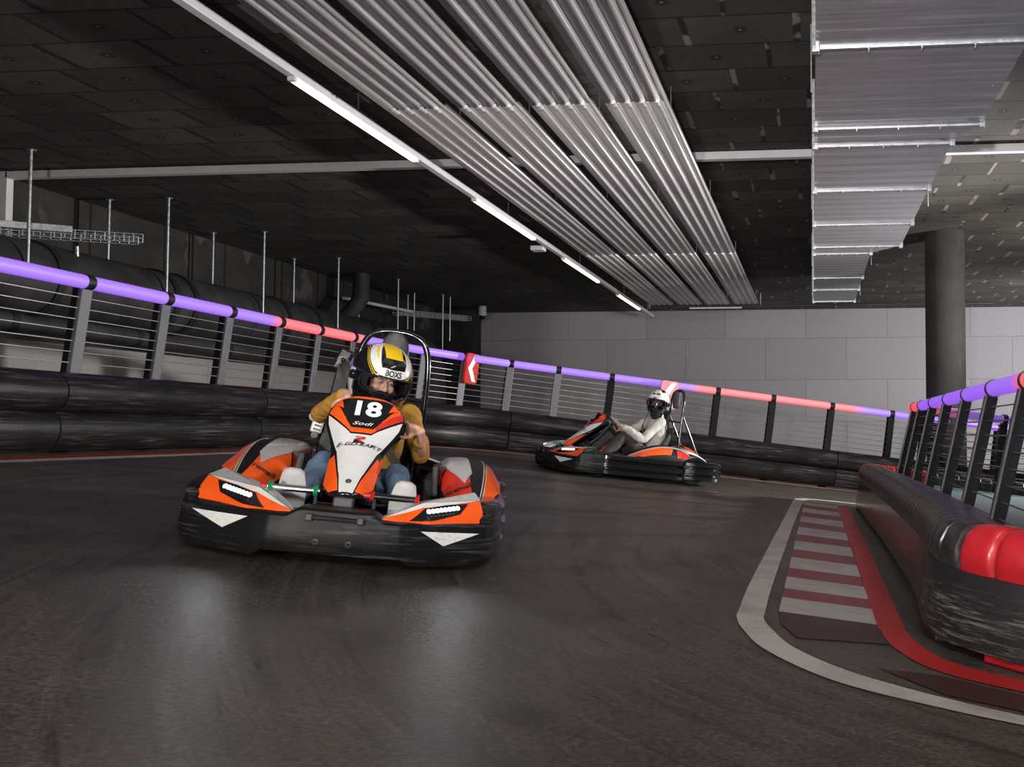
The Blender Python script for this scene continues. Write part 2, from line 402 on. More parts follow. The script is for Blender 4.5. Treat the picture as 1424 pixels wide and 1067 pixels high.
def wallpanel_mat(name, axis, z0, col):
    m, nt, b = newmat(name); h = N(nt); co = h.coord()
    sep = h.n('ShaderNodeSeparateXYZ'); h.lk(co, sep.inputs[0]); x = sep.outputs[axis]; z = sep.outputs[2]
    W, D = 2.1, 1.085
    v = h.math('DIVIDE', h.math('SUBTRACT', z, z0), D); row = h.math('FLOOR', v); fy = h.math('FRACT', v)
    u = h.math('ADD', h.math('DIVIDE', h.math('ADD', x, 0.17), W), h.math('MULTIPLY', h.math('MODULO', h.math('ADD', row, 8.0), 2.0), 0.5))
    fx = h.math('FRACT', u); cell = h.math('FLOOR', u)
    ex = h.math('MULTIPLY', h.math('MINIMUM', fx, h.math('SUBTRACT', 1.0, fx)), W); ey = h.math('MULTIPLY', h.math('MINIMUM', fy, h.math('SUBTRACT', 1.0, fy)), D)
    j = h.math('LESS_THAN', h.math('MINIMUM', ex, ey), 0.006)
    cv = h.n('ShaderNodeCombineXYZ'); h.lk(cell, cv.inputs[0]); h.lk(row, cv.inputs[1])
    wn = h.n('ShaderNodeTexWhiteNoise', noise_dimensions='2D'); h.lk(cv.outputs[0], wn.inputs['Vector'])
    tone = h.mix(wn.outputs['Value'], tuple(c * 0.93 for c in col[:3]) + (1,), tuple(c * 1.06 for c in col[:3]) + (1,))
    fib = h.noise(h.mapping(co, (1, 1, 1)), 38, 6, 0.75, 1.2)
    tone = h.mix(h.ramp(fib, [(0.35, 0.45), (0.55, 0.0)]), tone, tuple(c * 0.5 for c in col[:3]) + (1,))
    tone = h.mix(h.math('MULTIPLY', j, 0.6), tone, tuple(c * 0.25 for c in col[:3]) + (1,))
    h.lk(tone, b.inputs['Base Color']); b.inputs['Roughness'].default_value = 0.9
    h.bump(h.math('SUBTRACT', fib, j), 0.3, 0.01, b)
    return m
M['wall_back'] = wallpanel_mat('pale wood wool panels', 0, 0.895, (0.38, 0.365, 0.378, 1))
M['wall_low'] = wallpanel_mat('pale wood wool panels on the left', 1, 0.9, (0.40, 0.385, 0.375, 1))

def concrete_mat(name, col, joints=None):
    m, nt, b = newmat(name); h = N(nt); co = h.coord()
    a = h.noise(co, 1.6, 6, 0.6); c = h.noise(h.mapping(co, (6, 6, 0.8)), 3, 5, 0.7); g = h.noise(co, 45, 5)
    base = h.mix(h.ramp(a, [(0.3, 0.0), (0.7, 1.0)]), tuple(q * 0.6 for q in col[:3]) + (1,), tuple(q * 1.35 for q in col[:3]) + (1,))
    base = h.mix(h.ramp(c, [(0.58, 0.0), (0.75, 0.5)]), base, tuple(min(1, q * 2.0) for q in col[:3]) + (1,))
    if joints:
        sep = h.n('ShaderNodeSeparateXYZ'); h.lk(co, sep.inputs[0])
        f = h.math('FRACT', h.math('DIVIDE', sep.outputs[1], joints))
        base = h.mix(h.math('LESS_THAN', f, 0.03), base, (0.004, 0.004, 0.004, 1))
        patch = h.math('MULTIPLY', h.ramp(h.noise(co, 1.1, 3, 0.6), [(0.58, 0.0), (0.62, 1.0)]), h.math('GREATER_THAN', sep.outputs[2], 3.2))
        base = h.mix(h.math('MULTIPLY', patch, 0.6), base, (0.11, 0.10, 0.10, 1))
    h.lk(base, b.inputs['Base Color']); b.inputs['Roughness'].default_value = 0.8
    h.bump(g, 0.2, 0.01, b)
    return m
M['concrete_dark'] = concrete_mat('dark concrete wall', (0.030, 0.027, 0.024, 1), 1.5)
M['concrete_pillar'] = concrete_mat('board marked concrete', (0.034, 0.033, 0.031, 1))
M['duct_black'] = simple('black pipe insulation', (0.040, 0.039, 0.042, 1), 0.5, var=0.3, vscale=3, bump=0.15, bscale=25)

def alu_mat(name, col, rough, stretch):
    m, nt, b = newmat(name); h = N(nt); co = h.mapping(h.coord(), stretch)
    a = h.noise(co, 6, 6, 0.7)
    h.lk(h.ramp(a, [(0.3, tuple(c * 0.8 for c in col[:3]) + (1,)), (0.7, tuple(min(1, c * 1.15) for c in col[:3]) + (1,))]), b.inputs['Base Color'])
    h.lk(h.ramp(a, [(0.3, rough - 0.07), (0.7, rough + 0.07)]), b.inputs['Roughness'])
    b.inputs['Metallic'].default_value = 0.6
    h.bump(a, 0.06, 0.01, b)
    return m
M['alu'] = alu_mat('brushed aluminium', (0.66, 0.64, 0.64, 1), 0.36, (6, 0.15, 6))
M['alu_pipe'] = alu_mat('bright aluminium tube', (0.85, 0.84, 0.86, 1), 0.30, (6, 0.15, 6))
M['duct_sheet'] = alu_mat('galvanised duct sheet', (0.44, 0.43, 0.46, 1), 0.34, (0.2, 5, 5))
M['skirt_gloss'] = None
def skirt_mat(name, base, scuff, rough, amount):
    m, nt, b = newmat(name); h = N(nt); co = h.coord()
    a = h.noise(h.mapping(co, (0.7, 0.7, 12)), 7, 8, 0.75, 0.3); c = h.noise(co, 1.8, 3)
    sep = h.n('ShaderNodeSeparateXYZ'); h.lk(co, sep.inputs[0])
    zone = h.ramp(sep.outputs[2], [(0.0, 0.35), (0.10, 1.0), (0.19, 1.0), (0.27, 0.0)])
    f = h.math('MULTIPLY', h.math('MULTIPLY', h.ramp(a, [(amount, 0.0), (amount + 0.16, 1.0)]), h.ramp(c, [(0.32, 0.25), (0.55, 1.0)])), zone)
    h.lk(h.mix(f, base, scuff), b.inputs['Base Color'])
    h.lk(h.ramp(f, [(0, rough), (1, rough + 0.3)]), b.inputs['Roughness'])
    h.bump(a, 0.1, 0.006, b)
    return m
M['skirt_matte'] = skirt_mat('rubbed rubber skirt', (0.014, 0.014, 0.014, 1), (0.25, 0.24, 0.235, 1), 0.5, 0.50)
M['skirt_gloss'] = skirt_mat('polished rubber skirt', (0.022, 0.020, 0.020, 1), (0.24, 0.19, 0.18, 1), 0.13, 0.55)
M['barrier'] = scuffed('rubbed black barrier plastic', (0.009, 0.0085, 0.0085, 1), (0.10, 0.094, 0.092, 1), (0.22, 0.22, 7), 0.50, 0.34, 8)
M['cap_black'] = simple('black ribbed plastic', (0.022, 0.020, 0.020, 1), 0.34, var=0.3, vscale=20)

# ---------------------------------------------------------------- frames: level building, sloping track
GX, GY = -0.125, -0.008
nrm = Vector((-GX, -GY, 1)).normalized(); exv = Vector((1, 0, GX)).normalized(); eyv = nrm.cross(exv)
MF = Matrix(((exv.x, eyv.x, nrm.x, 0), (exv.y, eyv.y, nrm.y, 4), (exv.z, eyv.z, nrm.z, 0), (0, 0, 0, 1)))
def TR(x, y, z): return Matrix.Translation((x, y, z))
def track_root(name, base, *t, **k):
    """Empty standing on the sloping track at (a, b, h)"""
    return empty(name, MF @ TR(*base), *t, **k)

# camera: 24 mm view, shifted crop
F_PX = 1333.0
cam = bpy.data.cameras.new('camera'); co_ = bpy.data.objects.new('camera', cam); COL.objects.link(co_)
cam.sensor_fit = 'HORIZONTAL'; cam.sensor_width = 36.0; cam.lens = F_PX / 1424 * 36.0
cam.shift_x = -(1000.0 - 712.0) / 1424.0; cam.shift_y = 0.0; cam.clip_end = 200
yaw = math.atan(130 / F_PX); pitch = math.atan(57 / math.hypot(F_PX, 130))
co_.location = (0, 0, 0.82); co_.rotation_euler = (PI / 2 + pitch, 0, yaw)
scn.camera = co_

# ---------------------------------------------------------------- setting
CZ = 3.82
def slab(name, x0, x1, y0, y1, z0, z1, mat, label=None):
    o = MB().box(((x0 + x1) / 2, (y0 + y1) / 2, (z0 + z1) / 2), (x1 - x0, y1 - y0, z1 - z0)).build(name, mat)
    o['kind'] = 'structure'
    if label: o['label'] = label
    return o
slab('ceiling', -10.0, 9.3, -7.3, 25.3, CZ, CZ + 0.25, M['ceiling'], 'low ceiling of dark insulation boards with fixing dowels')
slab('wall_back', -8.9, 9.2, 25.0, 25.3, -1.6, CZ, M['wall_back'], 'pale grey wood wool panel wall at the far end')
slab('wall_right', 9.0, 9.3, -7.2, 25.0, -1.6, CZ, M['concrete_dark'], 'dark concrete wall on the right')
slab('wall_front', -9.9, 9.0, -7.3, -7.0, -1.6, CZ, M['concrete_dark'], 'dark concrete wall behind the viewer')
slab('wall_left', -10.0, -9.75, -7.0, 25.3, -0.3, CZ, M['concrete_dark'], 'dark concrete wall behind the large pipe')
slab('trim_1', -9.75, -9.68, -6.9, 24.4, 0.2, 1.95, M['wall_low'], 'pale panels on the lower left wall under the pipe')
slab('trim_2', -9.68, -8.88, 24.4, 25.0, 0.2, CZ, M['concrete_pillar'], 'concrete pier in the far left corner')

fl = MB()
na, nb = 24, 40
fl.grid([[(-10.0 + 19.2 * i / na, -11 + 33 * j / nb, 0) for i in range(na + 1)] for j in range(nb + 1)])
floor = fl.build('floor', M['floor']); floor.matrix_world = MF
tag(floor, 'dark rubbed karting track floor sloping down to the right', kind='structure')

pil = MB().lathe((2.07, 15.2, -1.2), (0, 0, 1), [(0.0, 0), (0.305, 0), (0.305, CZ + 1.2)], 40).build('pillar', M['concrete_pillar'], auto=40)
tag(pil, 'round dark concrete pillar behind the right railing', kind='structure')

# ---------------------------------------------------------------- outer barrier path (a, b) in track coordinates
dL = Vector((1, 0.31)).normalized(); nL = Vector((-dL.y, dL.x))
ARC_C = Vector((-3.16, 7.0512)); ARC_R = 1.9
A_END = math.atan2(nL.y, nL.x)
S_STRAIGHT = 7.0512 + 3.0; S_ARC = (PI - A_END) * ARC_R
def outer(s, off=0.0):
    """point, outward normal, tangent at length s from b=-3"""
    if s < S_STRAIGHT:
        p = Vector((-5.06, -3.0 + s)); n = Vector((-1, 0)); t = Vector((0, 1))
    elif s < S_STRAIGHT + S_ARC:
        th = PI - (s - S_STRAIGHT) / ARC_R
        n = Vector((math.cos(th), math.sin(th))); p = ARC_C + n * ARC_R; t = Vector((n.y, -n.x))
    else:
        n = nL.copy(); p = ARC_C + nL * ARC_R + dL * (s - S_STRAIGHT - S_ARC); t = dL.copy()
    return p + n * off, n, t
S_END = S_STRAIGHT + S_ARC + 9.0

def ribbon(pathfun, s0, s1, o0, o1, h, step=0.12):
    n = max(2, int((s1 - s0) / step)); rows = []
    for i in range(n + 1):
        s = s0 + (s1 - s0) * i / n
        p = pathfun(s, o0)[0]; q = pathfun(s, o1)[0]
        rows.append([(p.x, p.y, h), (q.x, q.y, h)])
    return MB().grid(rows)
ribbon(outer, 0.0, S_END, -0.02, -0.10, 0.004).build('red_line', M['line_red'], floor)
ribbon(outer, 0.0, S_END, -0.13, -0.24, 0.004).build('white_line', M['line_white'], floor)

# painted kerb and lines at the island
def strip_between(L, R, h):
    return MB().grid([[(p[0], p[1], h), (q[0], q[1], h)] for p, q in zip(L, R)])
wo = spline([(1.6, 7.85), (0.44, 7.55), (0.0, 7.35), (-0.16, 7.15), (-0.21, 6.7), (-0.25, 4.5), (-0.31, 1.06), (-0.315, 0.1), (-0.31, -0.12), (-0.27, -0.32), (-0.17, -0.6), (0.06, -0.88), (0.37, -1.01), (0.75, -1.09), (1.5, -1.2)], 140)
wi = spline([(1.6, 7.65), (0.44, 7.38), (0.05, 7.2), (-0.06, 7.0), (-0.10, 6.6), (-0.15, 4.5), (-0.20, 1.06), (-0.205, 0.1), (-0.20, -0.08), (-0.16, -0.25), (-0.07, -0.5), (0.12, -0.73), (0.40, -0.885), (0.75, -0.985), (1.5, -1.08)], 140)
strip_between([tuple(p) for p in wo], [tuple(p) for p in wi], 0.004).build('white_line', M['line_white'], floor)
ro = spline([(0.27, 6.9), (0.27, 4.5), (0.275, 2.4), (0.27, 0.35), (0.28, 0.02), (0.31, -0.25), (0.43, -0.52), (0.71, -0.66), (1.5, -0.9)], 90)
ri = spline([(0.40, 6.9), (0.40, 4.5), (0.40, 2.5), (0.39, 0.42), (0.39, 0.10), (0.43, -0.18), (0.53, -0.38), (0.76, -0.49), (1.5, -0.72)], 90)
strip_between([tuple(p) for p in ro], [tuple(p) for p in ri], 0.004).build('red_line', M['line_red'], floor)
edges = [0.14, 0.50, 0.76, 1.14, 1.48, 1.95, 2.36, 2.86, 3.30, 3.85, 4.32, 4.86, 5.34, 5.84, 6.28, 6.75]
for k in range(len(edges) - 1):
    b0, b1 = edges[k], edges[k + 1]
    xl = -0.15 + 0.06 * b0 / 6.7; xl1 = -0.15 + 0.06 * b1 / 6.7
    MB().grid([[(xl, b0, 0.004), (0.27, b0 + 0.02, 0.004)], [(xl1, b1, 0.004), (0.27, b1 + 0.02, 0.004)]]).build(
        'kerb_white_block' if k % 2 == 0 else 'kerb_red_block', M['curb_white'] if k % 2 == 0 else M['curb_red'], floor)
MB().poly([(-0.15, 0.135, 0.004), (0.27, 0.155, 0.004), (0.275, 0.02, 0.004), (0.30, -0.20, 0.004), (-0.06, -0.33, 0.004), (-0.13, -0.12, 0.004)]).build('kerb_end_patch', M['curb_dark'], floor)
MB().poly([(0.22, -0.62, 0.004), (0.45, -0.60, 0.004), (0.74, -0.72, 0.004), (1.5, -0.96, 0.004), (1.5, -1.04, 0.004), (0.75, -0.94, 0.004), (0.42, -0.85, 0.004)]).build('kerb_end_patch', M['curb_dark'], floor)

# ---------------------------------------------------------------- outer barrier modules
prof_low = [(0.06, 0.02), (0.02, 0.05), (0.0, 0.10), (-0.012, 0.16), (0.0, 0.225), (0.025, 0.265), (0.06, 0.285)]
prof_up = [(0.06, 0.285), (0.02, 0.305), (-0.015, 0.345), (-0.03, 0.40), (-0.025, 0.455), (0.0, 0.505), (0.045, 0.54), (0.10, 0.55), (0.22, 0.55), (0.22, 0.02)]
S0B, LB, NB_ = 0.25, 2.35, 10
where_b = ['just outside the left edge of the picture, nearest of all', 'nearest at the left edge of the picture', 'second along the left side, left of the near kart', 'third along the left side, just left of the near kart',
           'behind the near kart before the bend', 'in the bend by the chevron sign', 'between the bend and the far kart',
           'behind the far kart', 'right of the far kart', 'running behind the island end at the right']
for k in range(NB_):
    s0 = S0B + k * LB; s1 = s0 + LB - 0.012
    c = outer(s0 + LB / 2)[0]; base = (c.x, c.y, 0)
    r = track_root('track_barrier', base, 'black plastic bumper barrier module, ' + where_b[k], 'barrier', 'outer barrier modules')
    n = 20
    for nm, prof in (('lower_rail', prof_low), ('upper_rail', prof_up)):
        rows = []
        for i in range(n + 1):
            s = s0 + (s1 - s0) * i / n
            rows.append([(lambda p: (p.x - c.x, p.y - c.y, h))(outer(s, o)[0]) for o, h in prof])
        mb = MB().grid(rows, cap=True); mb.build(nm, M['barrier'], r, auto=50)

# ---------------------------------------------------------------- LED rail tube with colours along it
def led_tube(name, p0, p1, r, c0, c1, parent, mid=0.5, soft=0.35):
    p0 = Vector(p0); p1 = Vector(p1); n = 14
    mb = MB(); mb.tube([p0.lerp(p1, i / n) for i in range(n + 1)], r, 16)
    o = mb.build(name, M['rail'], parent, auto=50)
    at = o.data.color_attributes.new('glow', 'FLOAT_COLOR', 'POINT')
    L = (p1 - p0); L2 = L.length_squared
    for v in o.data.vertices:
        t = (v.co - p0).dot(L) / L2
        k = min(1, max(0, (t - mid + soft / 2) / soft)); k = k * k * (3 - 2 * k)
        at.data[v.index].color = tuple(a + (b - a) * k for a, b in zip(c0, c1)) + (1,)
    return o

# outer fence ------------------------------------------------
fence_pts = [(-5.36, -1.9), (-5.36, -1.05), (-5.36, -0.2), (-5.36, 0.65), (-5.36, 1.5), (-5.36, 2.35), (-5.36, 3.2), (-5.36, 4.05), (-5.36, 4.85), (-5.36, 5.6), (-5.36, 6.36), (-5.36, 7.15), (-5.18, 7.93), (-4.83, 8.47),
             (-4.33, 8.91), (-3.72, 9.17), (-3.0, 9.40), (-2.24, 9.63), (-1.52, 9.86), (-0.72, 10.11), (0.15, 10.38), (1.06, 10.66), (1.90, 10.92), (2.75, 11.18), (3.6, 11.45)]
FP = [Vector(p) for p in fence_pts]
fr = track_root('led_railing', (FP[5].x, FP[5].y, 0), 'long cable railing with glowing purple and red top tube above the outer barrier', 'railing')
fb = Vector((FP[5].x, FP[5].y, 0))
RH = 1.2
def tang(P, i):
    return (P[min(i + 1, len(P) - 1)] - P[max(i - 1, 0)]).normalized()
P3 = lambda p, h: Vector((p.x, p.y, h)) - fb
tcol = []
for i_ in range(len(FP) - 1):
    i = i_ - 2
    if i <= 4: c = (PURPLE, PURPLE, .5)
    elif i == 5: c = (PURPLE, RED, 0.86)
    elif i in (6, 7): c = (RED, RED, .5)
    elif i == 8: c = (RED, PURPLE, 0.25)
    elif i <= 14: c = (PURPLE, PURPLE, .5)
    elif i == 15: c = (PURPLE, RED, 0.55)
    elif i in (16, 17): c = (RED, RED, .5)
    elif i == 18: c = (RED, PURPLE, 0.42)
    else: c = (PURPLE, PURPLE, .5)
    tcol.append(c)
# shift: tube index 5 runs between posts 5 and 6
for i, p in enumerate(FP):
    t = tang(FP, i); n = Vector((-t.y, t.x))
    R = Matrix(((t.x, n.x, 0), (t.y, n.y, 0), (0, 0, 1)))
    q = P3(p, 0)
    pst = MB().box(q + Vector((n.x * 0.0, n.y * 0.0, 0.575)), (0.10, 0.035, 1.15), R).build('post', M['post'] if i < 16 else M['post_dark_shaded'], fr, bevel=0.004)  # far posts take the darker copy: shade painted into the colour
    MB().box(q + Vector((n.x * 0.03 - t.x * 0.04, n.y * 0.03 - t.y * 0.04, 0.575)), (0.02, 0.06, 1.15), R).build('post_flange', M['post_dark_shaded'], pst)
    d = Vector((t.x, t.y, 0))
    MB().tube([P3(p, RH) - d * 0.035, P3(p, RH) + d * 0.035], 0.055, 18).build('clamp', M['black_plastic'], fr, auto=40)
for i in range(len(FP) - 1):
    c0, c1, mid = tcol[i]
    a, b2 = P3(FP[i], RH), P3(FP[i + 1], RH); d = (b2 - a).normalized() * 0.03
    nm = 'rail_tube'
    o = led_tube(nm, a + d, b2 - d, 0.05, c0, c1, fr, mid)
    o['label'] = ('glowing purple rail tube' if c0 == c1 == PURPLE else 'glowing red rail tube' if c0 == c1 == RED else 'rail tube fading between purple and red')
for k in range(8):
    h = 1.085 - k * 0.078
    MB().tube([P3(p, h) for p in FP], 0.0045, 6).build('cable', M['cable'], fr)

# chevron signs ----------------------------------------------
M['flash_paled_red'] = simple('red film paled by flash', (0.58, 0.24, 0.27, 1), 0.35)  # sign red with the flash glare painted into its colour
def chevron(base, nrm2, w, hgt, label, film='red_film'):
    r = track_root('chevron_sign', base, label, 'sign', 'chevron signs on the railing')
    n = Vector((nrm2[0], nrm2[1], 0)).normalized(); t = Vector((-n.y, n.x, 0))
    def P(x, z, d): return t * x + Vector((0, 0, z)) + n * d
    rr = 0.045; out = []
    for cx, cz, a0 in ((w / 2 - rr, hgt / 2 - rr, 0), (-w / 2 + rr, hgt / 2 - rr, 90), (-w / 2 + rr, -hgt / 2 + rr, 180), (w / 2 - rr, -hgt / 2 + rr, 270)):
        for k in range(6):
            a = math.radians(a0 + 90 * k / 5); out.append((cx + rr * math.cos(a), cz + rr * math.sin(a)))
    mb = MB(); N_ = len(out)
    mb.grid([[P(x, z, -0.03) for x, z in out], [P(x, z, 0.0) for x, z in out]], True)
    mb.poly([P(x, z, 0.0) for x, z in out]); mb.poly([P(x, z, -0.03) for x, z in out])
    mb.build('sign_plate', M[film], r)
    # arrow of white, point to the viewer's left
    ch = [(-w * 0.36, 0), (w * 0.06, hgt * 0.44), (w * 0.36, hgt * 0.44), (-w * 0.02, 0), (w * 0.36, -hgt * 0.44), (w * 0.06, -hgt * 0.44)]
    MB().poly([P(x, z, 0.004) for x, z in ch]).build('chevron_arrow', M['letter_white'], r)
    b_ = MB().bar(P(0, hgt * 0.3, -0.03), P(0, hgt * 0.3, -0.10), 0.04, 0.03)
    b_.build('mounting_bracket', M['black_plastic'], r)
    return r
chevron((-4.72, 8.50, 1.06), (1.0, -0.12), 0.36, 0.40, 'red and white chevron sign on the railing at the bend, right of the near kart')
chevron((-2.17, 9.50, 1.05), (0.5, -0.87), 0.27, 0.40, 'flash-paled red and white chevron sign on the railing behind the far driver', 'flash_paled_red')

# ---------------------------------------------------------------- island barrier on the right
isl_ctrl = [(3.1, 7.55), (2.2, 7.38), (1.4, 7.24), (0.9, 7.15), (0.62, 7.08), (0.52, 6.95), (0.50, 6.7), (0.515, 5.6), (0.535, 4.4), (0.545, 3.2), (0.545, 2.0), (0.54, 1.3), (0.515, 0.7), (0.49, 0.35), (0.485, 0.1), (0.50, -0.03), (0.545, -0.15), (0.65, -0.27), (0.80, -0.38), (1.1, -0.52), (1.6, -0.70), (2.3, -0.88)]
ISL = [Vector(p) for p in spline(isl_ctrl, 600)]
ICUM = [0.0]
for a, b2 in zip(ISL, ISL[1:]): ICUM.append(ICUM[-1] + (b2 - a).length)
IL = ICUM[-1]
import bisect
def isl(s, off=0.0):
    """point on island face; outward normal points to the track"""
    s = max(0, min(IL - 1e-4, s)); i = min(bisect.bisect_right(ICUM, s) - 1, len(ISL) - 2)
    t = (ISL[i + 1] - ISL[i]); u = (s - ICUM[i]) / max(1e-9, t.length); p = ISL[i] + t * u
    i0 = max(0, i - 6); i1 = min(len(ISL) - 1, i + 7)
    t = (ISL[i1] - ISL[i0]).normalized(); n = Vector((t.y, -t.x)) * -1
    n = Vector((-t.y, t.x)) * -1 if False else Vector((t.y, -t.x))
    return p + n * off, n, t
def s_at(b_target, first=True, smin=0.0):
    for i, p in enumerate(ISL):
        if ICUM[i] >= smin and p.y <= b_target: return ICUM[i]
    return IL
# outward is the side away from the deck: check with the long straight (must point to -a)
_p, _n, _t = isl(s_at(3.0)); SGN = -1.0 if _n.x > 0 else 1.0
def islf(s, off=0.0):
    p, n, t = isl(s); n = n * SGN
    return p + n * off, n, t
cap_prof = [(0.0, 0.03), (0.0, 0.30), (0.012, 0.36), (0.010, 0.41), (-0.012, 0.455), (-0.05, 0.485), (-0.10, 0.495), (-0.20, 0.495), (-0.25, 0.48), (-0.28, 0.44), (-0.28, 0.03)]
def cap_block(s0, s1, ribs, mat, label, group):
    c, n0, t0 = islf((s0 + s1) / 2); base = (c.x, c.y, 0)
    r = track_root('barrier_block', base, label, 'barrier', group)
    rows = []
    per = 12
    for k in range(ribs * per + 1):
        f = k / (ribs * per); s = s0 + 0.003 + (s1 - s0 - 0.006) * f
        ph = (f * ribs) % 1.0
        up_ = max(0.0, 1.0 - (abs(ph - 0.5) / 0.5) ** 9)
        row = []
        for (o, h) in cap_prof:
            g = (0.030 * up_ - 0.010) if h > 0.33 else 0.0
            hh = h + (0.022 * up_ - 0.008 if h > 0.45 else 0)
            p, n, t = islf(s, o + (g if o > -0.15 else 0))
            row.append((p.x - c.x, p.y - c.y, hh))
        rows.append(row)
    MB().grid(rows, cap=True).build('block_shell', mat, r, auto=42)
    # moulded foot
    p, n, t = islf((s0 + s1) / 2, -0.10); ang = math.atan2(t.y, t.x)
    R = Matrix.Rotation(ang, 3, 'Z')
    MB().box((p.x - c.x, p.y - c.y, 0.022), ((s1 - s0) * 0.36, 0.2, 0.04), R).build('foot', mat, r, bevel=0.008)
    return r
sFar = s_at(6.72); sNear = s_at(-0.14)
blk = 0.44
nblk = int(round((sNear - sFar) / blk)); blk = (sNear - sFar) / nblk
for k in range(nblk):
    s1 = sNear - k * blk
    cap_block(s1 - blk, s1, 3, M['cap_black'], 'black ribbed barrier block, %s counted back from the near red block' % ORD[k], 'black island barrier blocks')
near_lab = ['red moulded barrier block at the right edge, first after the black ribbed ones', 'red moulded barrier block just outside the right edge, second after the black ones', 'red moulded barrier block beyond the right edge, third after the black ones']
s = sNear
for k in range(3):
    if s + 0.5 > IL: break
    cap_block(s, s + 0.5, 3, M['red_plastic'], near_lab[k], 'near red barrier blocks'); s += 0.5
far_lab = ['red barrier block wrapping the far corner of the island', 'red barrier block behind the far corner of the island', 'black barrier block just behind the red far corner blocks, under the railing end',
           'black barrier block behind the railing posts, second after the red far corner blocks', 'black barrier block behind the railing posts, third after the red far corner blocks']
s = sFar
for k in range(5):
    if s - 0.5 < 0: break
    cap_block(s - 0.5, s, 4, M['red_plastic'] if k < 2 else M['cap_black'], far_lab[k], 'far corner barrier blocks'); s -= 0.5
def skirt(s0, s1, mat, label):
    c = islf((s0 + s1) / 2)[0]; base = (c.x, c.y, 0)
    n = int((s1 - s0) / 0.04); rows = []
    rnd = random.Random(3)
    for i in range(n + 1):
        s = s0 + (s1 - s0) * i / n; row = []
        lo = 0.035 + rnd.uniform(-0.004, 0.004)
        for o, h in ((0.006, lo), (0.020, lo), (0.021, 0.15), (0.020, 0.315), (0.006, 0.32)):
            p = islf(s, o)[0]; row.append((p.x - c.x, p.y - c.y, h))
        rows.append(row)
    o = MB().grid(rows, cap=True).build('rubber_skirt', mat, auto=40); o.matrix_world = MF @ TR(*base)
    return tag(o, label, 'barrier skirt', 'rubber skirts on the island barrier')
sMid = s_at(0.42)
skirt(s_at(6.72), sMid - 0.004, M['skirt_gloss'], 'long polished rubber skirt along the kerb under the black ribbed blocks')
skirt(sMid, sNear + 1.4, M['skirt_matte'], 'scuffed matt black rubber skirt at the near corner under the red block')
skirt(s_at(6.72) - 2.4, s_at(6.72) - 0.004, M['skirt_gloss'], 'short rubber skirt round the far corner of the island')

# raised deck inside the island
dk_out = [islf(s_at(6.72) - 2.3 + (sNear + 1.5 - s_at(6.72) + 2.3) * i / 120, -0.295)[0] for i in range(121)]
dk = [(p.x, p.y) for p in dk_out] + [(3.0, -0.5), (3.0, 7.1)]
m_ = MB(); m_.poly([(x, y, 0.36) for x, y in dk]); m_.grid([[(x, y, 0.36) for x, y in dk], [(x, y, 0.05) for x, y in dk]], True)
deck = m_.build('island_deck', M['teal']); deck.matrix_world = MF
tag(deck, 'raised teal deck inside the island under the right railing', 'deck')
MB().grid([[(0.84, 7.0 - 6.9 * i / 20, 0.364), (0.90, 7.0 - 6.9 * i / 20, 0.364)] for i in range(21)]).build('deck_edge', M['deck_edge'], deck)

# island railing
rp = [0.1, 1.12, 2.09, 3.08, 4.07, 5.03, 5.97, 6.63]
ir = track_root('led_railing', (0.9, 3.5, 0.36), 'short cable railing with glowing tube on the island at the right edge', 'railing')
ib = Vector((0.9, 3.5, 0.36))
for i, b_ in enumerate(rp):
    bot = Vector((0.90, b_, 0.36)) - ib; top = Vector((0.98, b_, 1.14)) - ib
    p_ = MB().bar(bot + Vector((0.0, -0.012, 0)), top + Vector((0.0, -0.012, 0)), 0.07, 0.014, (1, 0, 0)).build('post', M['post_dark_shaded'], ir)
    MB().bar(bot + Vector((-0.038, 0, 0)), top + Vector((-0.038, 0, 0)), 0.012, 0.05, (1, 0, 0)).build('post_flange', M['steel'], p_)
    MB().tube([Vector((0.985, b_ - 0.022, 1.19)) - ib, Vector((0.985, b_ + 0.022, 1.19)) - ib], 0.056, 18).build('clamp', M['black_plastic'], ir, auto=40)
    MB().box(bot + Vector((0, 0, 0.004)), (0.11, 0.09, 0.008)).build('foot_plate', M['post_dark_shaded'], ir)
for i in range(len(rp)):
    b0 = rp[i]; b1 = rp[i + 1] if i + 1 < len(rp) else 6.93
    c0, c1, mid = (RED, RED, .5) if i == 0 else (RED, PURPLE, 0.12) if i == 1 else (RED, RED, .5) if i >= 6 else (PURPLE, PURPLE, .5)
    o = led_tube('rail_tube', Vector((0.985, b0 + 0.02, 1.19)) - ib, Vector((0.985, b1 - 0.02, 1.19)) - ib, 0.05, c0, c1, ir, mid, 0.3)
    o['label'] = 'glowing purple rail tube' if c0 == PURPLE else 'glowing red rail tube' if c1 == RED else 'rail tube fading from red to purple'
for k in range(8):
    h = 1.07 - k * 0.088; a = 0.90 + 0.08 * (h - 0.36) / 0.78
    MB().tube([Vector((a, 0.1, h)) - ib, Vector((a, 6.63, h)) - ib], 0.0045, 6).build('cable', M['cable'], ir)

